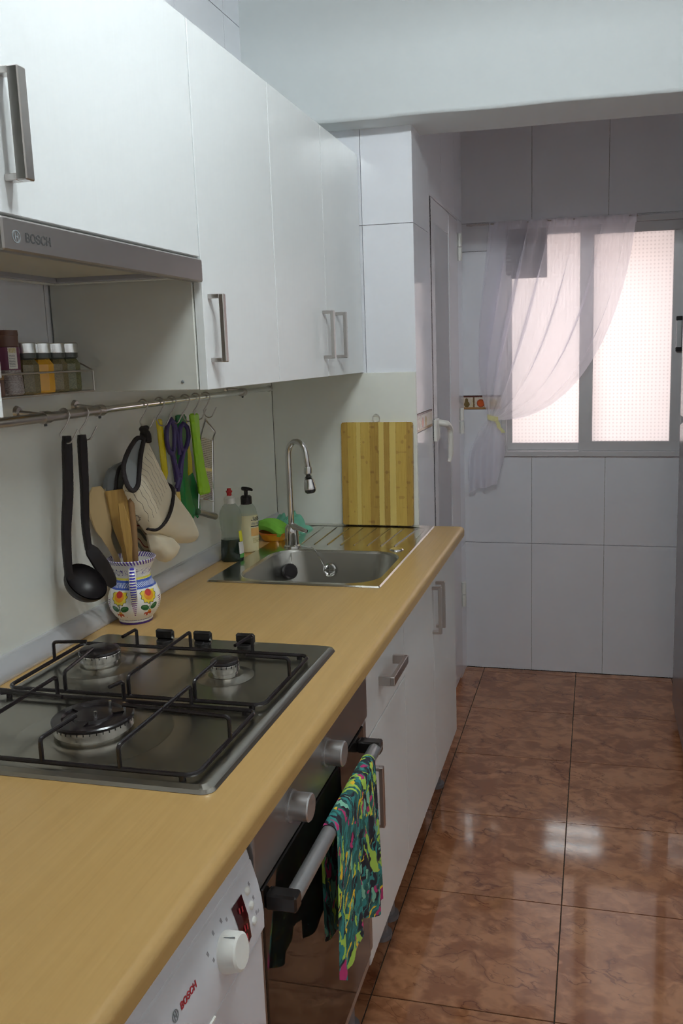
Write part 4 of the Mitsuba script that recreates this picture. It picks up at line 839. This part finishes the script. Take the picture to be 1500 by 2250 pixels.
# coloured tools
def slab(outline, x, th, c=.0): 
    return prism(sg.Polygon(outline).buffer(0), th, (x, 0, 0), (0, 1, 0), (0, 0, 1))
def blob(outline, x, th, step=.005, R=.006): return inflate(outline, th, step, R, (x, 0, 0), (0, 1, 0), (0, 0, 1))[0]
single('peeler', blob([(0.9111, 1.3472), (0.9304, 1.3472), (0.9366, 1.2962), (0.9427, 1.2095), (0.9233, 1.1840), (0.9192, 1.2554)], .050, .012, .004), 'mat_yellow', 'thin yellow plastic tool between the cream mitt and the scissors', 'kitchen tool', smooth=40)
sc = thing('scissors', 'purple-handled kitchen scissors hanging on the rail', 'scissors')
def loop3(pts, r=.0058): return tube(spline(pts + pts[:1], 6)[:-1], r, 10, True)
lp1 = [(.062, y, z) for y, z in ((0.9608, 1.3436), (0.9384, 1.3274), (0.9303, 1.2969), (0.9384, 1.2685), (0.9567, 1.2583), (0.9689, 1.2817), (0.9730, 1.3223))]
lp2 = [(.062, y, z) for y, z in ((1.0238, 1.3274), (1.0441, 1.3152), (1.0482, 1.2918), (1.0319, 1.2664), (1.0116, 1.2583), (1.0014, 1.2817), (1.0055, 1.3152))]
part(sc, 'handle', cat(loop3(lp1), tube([(0.0620, 0.9527, 1.2644), (0.0620, 0.9628, 1.2309), (0.0620, 0.9760, 1.1902), (0.0620, 0.9709, 1.1598)], [.006, .007, .010, .005], 10)), 'mat_purple', True)
part(sc, 'handle', cat(loop3(lp2), tube([(0.0640, 1.0146, 1.2624), (0.0640, 0.9963, 1.2360), (0.0640, 0.9770, 1.1953), (0.0640, 0.9608, 1.1699)], [.006, .007, .010, .005], 10), tube([(0.0620, 0.9760, 1.3376), (0.0620, 0.9892, 1.2969), (0.0620, 0.9933, 1.2512)], .005, 8)), 'mat_purple', True)
part(sc, 'pivot', knob((0.0700, 0.9750, 1.2004), (1, 0, 0), [(0, .003), (.005, .003), (.006, 0)], 16), 'mat_purple', True)
part(sc, 'blade', slab([(0.9608, 1.1852), (0.9811, 1.1852), (0.9862, 1.0937), (0.9760, 1.0582), (0.9628, 1.0937)], .059, .003), 'mat_chrome')
single('spatula', blob([(1.0419, 1.3487), (1.0879, 1.3466), (1.0818, 1.2647), (1.0757, 1.1931), (1.0839, 1.1419), (1.1084, 1.0908), (1.0879, 1.0601), (1.0419, 1.1010), (1.0347, 1.1522), (1.0368, 1.2443)], .036, .014), 'mat_green', 'dark green plastic spatula behind the scissors', 'spatula', 'plastic spatulas on the rail', smooth=40)
s3 = thing('spatula', 'yellow-handled spatula with dark green blade between the two green ones', 'spatula', 'plastic spatulas on the rail')
part(s3, 'handle', blob([(1.0857, 1.3373), (1.1020, 1.3353), (1.1040, 1.2763), (1.1183, 1.2254), (1.1162, 1.1847), (1.0857, 1.1806), (1.0816, 1.2458)], .030, .012, .004), 'mat_yellow', 40)
part(s3, 'blade', blob([(1.0816, 1.1868), (1.1223, 1.1888), (1.1549, 1.1339), (1.1549, 1.0677), (1.1366, 1.0586), (1.0857, 1.1033)], .029, .009, .004), 'mat_green', 40, label='dark green blade')
single('spatula', blob([(1.034, 1.352), (1.074, 1.350), (1.076, 1.280), (1.092, 1.205), (1.116, 1.145), (1.112, 1.132), (1.060, 1.136), (1.052, 1.200), (1.042, 1.290)], .078, .014), 'mat_lime', 'lime green plastic spatula, last before the grater', 'spatula', 'plastic spatulas on the rail', smooth=40)
gt_ = thing('grater', 'flat metal grater with a steel tube foot hanging last on the rail', 'grater')
def gp(u, z, x=.046): return (x, u, z)
part(gt_, 'wire_frame', cat(tube(rounded([gp(1.188, 1.325), gp(1.152, 1.285), gp(1.112, 1.085)], .01), .0026, 8), tube(rounded([gp(1.188, 1.325), gp(1.246, 1.284), gp(1.226, 1.268), gp(1.202, 1.058)], .008), .0026, 8), tube([gp(1.118, 1.118), gp(1.208, 1.094)], .0022, 8)), 'mat_chrome', 40)
def gplate(z0, z1, mname):
    a = lambda z: np.interp(z, [1.085, 1.285], [1.116, 1.152]); b = lambda z: np.interp(z, [1.058, 1.268], [1.200, 1.226])
    m = slab([(a(z0), z0 + .004), (b(z0), z0 - .014), (b(z1), z1 - .014), (a(z1), z1 + .004)], .045, .0012)
    part(gt_, 'grating_plate', m, mname, uv=np.c_[m.vertices[:, 1], m.vertices[:, 2]])
gplate(1.198, 1.278, 'mat_grater_holes'); gplate(1.112, 1.190, 'mat_grater_holes'); part(gt_, 'plain_plate', slab([(1.136, 1.200), (1.218, 1.184), (1.217, 1.176), (1.135, 1.192)], .045, .0012), 'mat_chrome')
part(gt_, 'foot_tube', cyl((.046, 1.106, 1.083), (.046, 1.212, 1.050), .0095, 18), 'mat_nickel', 40)

# ================================================================== SPICE RACK
rk = thing('spice_rack', 'chrome wire rack with spice jars on the wall under the cooker hood', 'rack')
rz0 = 1.4330
def rect_loop(z, x0=.010, x1=.108, y0=.02, y1=.562): return tube(np.array([(*q, z) for q in np.array(rrect(x0, y0, x1, y1, .008).exterior.coords)[:-1]]), .0019, 8, True)
part(rk, 'rail_wire', rect_loop(rz0), 'mat_nickel', 40); part(rk, 'rail_wire', rect_loop(rz0 + .040), 'mat_nickel', 40)
part(rk, 'floor_wire', cat([tube([(.010 + k * .0196, .02, rz0), (.010 + k * .0196, .562, rz0)], .0013, 6) for k in range(1, 5)]), 'mat_nickel', 40)
for y in (.024, .26, .558): part(rk, 'upright', cat(tube([(.108, y, rz0), (.108, y, rz0 + .040)], .0017, 8), tube(rounded([(.010, y, rz0), (.010, y, rz0 + .082), (.030, y, rz0 + .082), (.108, y, rz0 + .040)], .008), .0017, 8)), 'mat_nickel', 40)
def spice_jar(y, m, label):
    j = thing('spice_jar', label, 'jar', 'spice jars in the rack'); x, z = .072, rz0 + .0025
    o = sg.Point(0, 0).buffer(.0222, quad_segs=2); o2_ = sg.Point(0, 0).buffer(.0235, quad_segs=2); n_ = sg.Point(0, 0).buffer(.0165, quad_segs=2)
    bm = trimesh.convex.convex_hull(np.vstack([np.c_[np.array(q.exterior.coords), np.full(len(q.exterior.coords), h)] for q, h in ((o, 0), (o2_, .004), (o2_, .052), (n_, .062))])); bm.apply_transform(trimesh.transformations.rotation_matrix(.45, (0, 0, 1))); bm.apply_translation((x, y, z))
    part(j, 'body', bm, m)
    part(j, 'neck', lathe([(.0165, .061), (.0205, .064), (.0205, .073), (0, .073)], (x, y, z), 24), 'mat_dark_glass', 40)
    part(j, 'lid', lathe([(.0208, .073), (.0212, .074), (.0212, .090), (.0200, .0915), (0, .0915)], (x, y, z), 28), 'mat_chrome', 40, label='shiny metal lid')
spice_jar(.397, 'mat_spice_brown', 'spice jar of dark brown spice, first of the lidded jars beside the tall bottle')
spice_jar(.4415, 'mat_turmeric', 'spice jar full of bright yellow spice in the rack')
spice_jar(.486, 'mat_spice_brown', 'spice jar of brown spice right of the yellow one')
spice_jar(.5285, 'mat_spice_herb', 'spice jar of green herbs, last at the right end of the rack')
pb = thing('spice_grinder', 'tall spice bottle with brown cap and purple label left of the jars', 'bottle'); c_ = (.072, .349, rz0 + .0025)
part(pb, 'body', lathe([(0, 0), (.021, 0), (.0235, .003), (.0225, .030), (.0205, .045), (.0205, .084), (0, .084)], c_, 32), 'mat_spice_grey', 40)
part(pb, 'label', lathe([(.0209, .044), (.0211, .045), (.0211, .083), (.0209, .084)], c_, 32), 'mat_label_purple', 40)
def side_label(z0, z1, a0, a1, m):
    V = np.array([[(c_[0] + .0216 * math.cos(a), c_[1] + .0216 * math.sin(a), c_[2] + z) for z in (z0, z1)] for a in np.linspace(a0, a1, 8)]); part(pb, 'label', grid_mesh(V), m)
side_label(.046, .083, -.85, -.1, 'mat_label_white'); side_label(.074, .082, -.82, -.13, 'mat_label_gold')
for k in range(8): V = np.array([[(c_[0] + .0219 * math.cos(a), c_[1] + .0219 * math.sin(a), c_[2] + .050 + k * .0027 + d) for d in (0, .0011)] for a in np.linspace(-.8, -.3, 6)]); part(pb, 'label_line', grid_mesh(V), 'mat_print_grey')
part(pb, 'cap', lathe([(.0195, .084), (.0205, .085), (.0205, .103), (.0215, .104), (.0205, .113), (0, .114)], c_, 32), 'mat_cap_brown', 40)
c_ = (.072, .298, rz0 + .0025)
pj = thing('spice_tin', 'reddish spice container at the left edge of the photo', 'jar')
part(pj, 'body', lathe([(0, 0), (.021, 0), (.022, .002), (.022, .028), (0, .028)], c_, 28), 'mat_cap_brown', 40); part(pj, 'lid', lathe([(.0225, .028), (.0225, .036), (0, .037)], c_, 28), 'mat_wood_red', 40)

# ================================================================== TOWEL ON THE OVEN HANDLE
bxc, bzc, br = OX + .034, .733, .0142
na, nb = 34, 70; V = np.zeros((na, nb, 3)); UV = np.zeros((na, nb, 2))
for i, s in enumerate(np.linspace(0, 1, na)):
    lf_, lb = .222 + .062 * s + .016 * math.sin(s * 9), .20 + .03 * math.sin(s * 5)
    half = math.pi * br; tot = lb + half + lf_
    for j, t in enumerate(np.linspace(0, tot, nb)):
        y = .222 + .250 * s
        fold = math.sin(s * 17 + 1.0) * .5 + math.sin(s * 7.3) * .5
        if t < lb: q = lb - t; P = (bxc - br - .003 * q / .2 + .004 * fold * q / .2, y + .02 * q, bzc - q)
        elif t < lb + half: a = (t - lb) / br; P = (bxc - br * math.cos(a), y, bzc + br * math.sin(a))
        else:
            q = t - lb - half; k = min(q / .2, 1.3)
            P = (bxc + br + .004 * k + .013 * fold * k + .004 * k * math.sin(s * 31), y - .045 * k * (1 - s) + .010 * k * s, bzc - q)
        V[i, j] = P; UV[i, j] = (.26 * s, t)
tm = grid_mesh(V); off = trimesh.Trimesh(tm.vertices, tm.faces, process=False).vertex_normals
single('tea_towel', tm, 'mat_towel', 'tea towel with a dark tropical leaf pattern hanging over the oven handle', 'towel', smooth=True, uv=UV.reshape(-1, 2))

# ================================================================== CURTAIN
ns, nt = 150, 60
def bez(a, b, c, d, t): return (1 - t) ** 3 * a + 3 * t * (1 - t) ** 2 * b + 3 * t * t * (1 - t) * c + t ** 3 * d
V = np.zeros((ns, nt, 3))
for i, s in enumerate(np.linspace(0, 1, ns)):
    xt = .628 + .612 * s; g = s ** 1.15
    P0 = np.array([xt, 2.032]); P1 = np.array([(1 - g) * .600 + g * 1.205, (1 - g) * 1.75 + g * 1.62]); P2 = np.array([(1 - g) * .530 + g * 1.025, (1 - g) * 1.38 + g * 1.165]); P3 = np.array([.622 + .030 * s, 1.197 - .016 * s])
    for j, t in enumerate(np.linspace(0, 1, nt)):
        x, z = bez(P0, P1, P2, P3, t); amp = .011 * (1 - .35 * t) * min(1, t * 6 + .25)
        wav = math.sin(s * 2 * math.pi * 7 + 2 * math.sin(s * 5) + .8 * t) + .35 * math.sin(s * 2 * math.pi * 16 + 3 * t); wax = math.cos(s * 2 * math.pi * 7 + 2 * math.sin(s * 5) + .8 * t)
        edge = min(1, 8 * s * (1 - s) + .1); V[i, j] = (x + .027 * wax * edge * math.sin(math.pi * min(1, t + .12)) , FY - .055 + amp * wav * (1 - t * t) - .012 * math.sin(math.pi * t), z)
cu = thing('curtain', 'sheer white curtain tied back at the left of the window', 'curtain')
part(cu, 'drape', grid_mesh(V), 'mat_sheer', True)
V = np.zeros((70, 30, 3))
for i, s in enumerate(np.linspace(0, 1, 70)):
    bot = np.interp(s, [0, .28, .34, .8, 1], [.842, .870, .868, .893, 1.03]); xb = np.interp(s, [0, .1, 1], [.525, .535, .690]); 
    for j, t in enumerate(np.linspace(0, 1, 30)):
        z = 1.190 + (bot - 1.190) * t; spread = math.sin(min(t * 1.6, 1) * math.pi / 2)
        V[i, j] = (.618 + .034 * s + (xb - .618 - .034 * s) * spread, FY - .055 + .016 * math.sin(s * 19 + 1.2 * t) * t ** .6 + .012 * math.sin(s * 7) * t, z)
part(cu, 'tail', grid_mesh(V), 'mat_sheer_dense', True)
part(cu, 'header', grid_mesh(np.array([[(x, FY - .055 + .006 * math.sin(x * 130), z) for z in (2.034, 2.015, 1.998)] for x in np.linspace(.628, 1.240, 120)])), 'mat_sheer_dense', True, label='gathered hem at the top')
ribbon = np.array([[(.638 + .024 * math.cos(a), FY - .055 + .022 * math.sin(a), 1.190 + dz - .006 * math.cos(a)) for dz in (.011, -.011)] for a in np.linspace(0, 2 * math.pi, 28)])
tail_ = np.array([[(.655 + .030 * t + .003 * math.sin(t * 9) + w, FY - .082 + .008 * t, 1.183 - .055 * t - abs(w) * .3) for w in (-.009, .009)] for t in np.linspace(0, 1, 12)])
part(cu, 'tieback', cat(grid_mesh(ribbon), grid_mesh(tail_)), 'mat_ribbon', True, label='pale yellow tie ribbon')
single('curtain_rod', tube(rounded([(.545, FY - .003, 2.030), (.530, FY - .026, 2.030), (.530, FY - .050, 2.026), (1.245, FY - .050, 2.026)], .012), .004, 8), 'mat_nickel', 'thin metal rod carrying the sheer curtain', 'curtain rod', smooth=40)

# ================================================================== FRIDGE AND LAMP
fr = thing('fridge', 'tall dark grey fridge at the right edge of the photo', 'fridge')
part(fr, 'body', rbox(1.445, 1.62, .05, 1.985, 2.490, 1.95, .01), 'mat_fridge')
part(fr, 'door', rbox(1.400, 1.62, .055, 1.442, 2.495, 1.20, .012), 'mat_fridge'); part(fr, 'door', rbox(1.400, 1.62, 1.215, 1.442, 2.495, 1.95, .012), 'mat_fridge')
for y in (1.70, 2.42): part(fr, 'foot', cyl((1.47, y, 0), (1.47, y, .05), .02, 12), 'mat_black_matt', 40)
lx0, lx1, ly0, ly1 = .72, 1.18, -.13, .27
cl = thing('ceiling_lamp', 'ceiling lamp with two fluorescent tubes over the worktop', 'lamp')
part(cl, 'housing', rbox(lx0 - .02, ly0, CEIL - .045, lx1 + .02, ly1, CEIL - .001, .004), 'mat_paint')
for y in (ly0 + .07, ly1 - .07):
    k = part(cl, 'tube', cyl((lx0, y, CEIL - .066), (lx1, y, CEIL - .066), .013, 16), 'mat_cap_white', 40)
    scene[k]['emitter'] = {'type': 'area', 'radiance': rgb(LAMP)}
    for x in (lx0, lx1): part(cl, 'lamp_holder', rbox(x - .012, y - .016, CEIL - .082, x + .012, y + .016, CEIL - .044, .002), 'mat_cap_white')
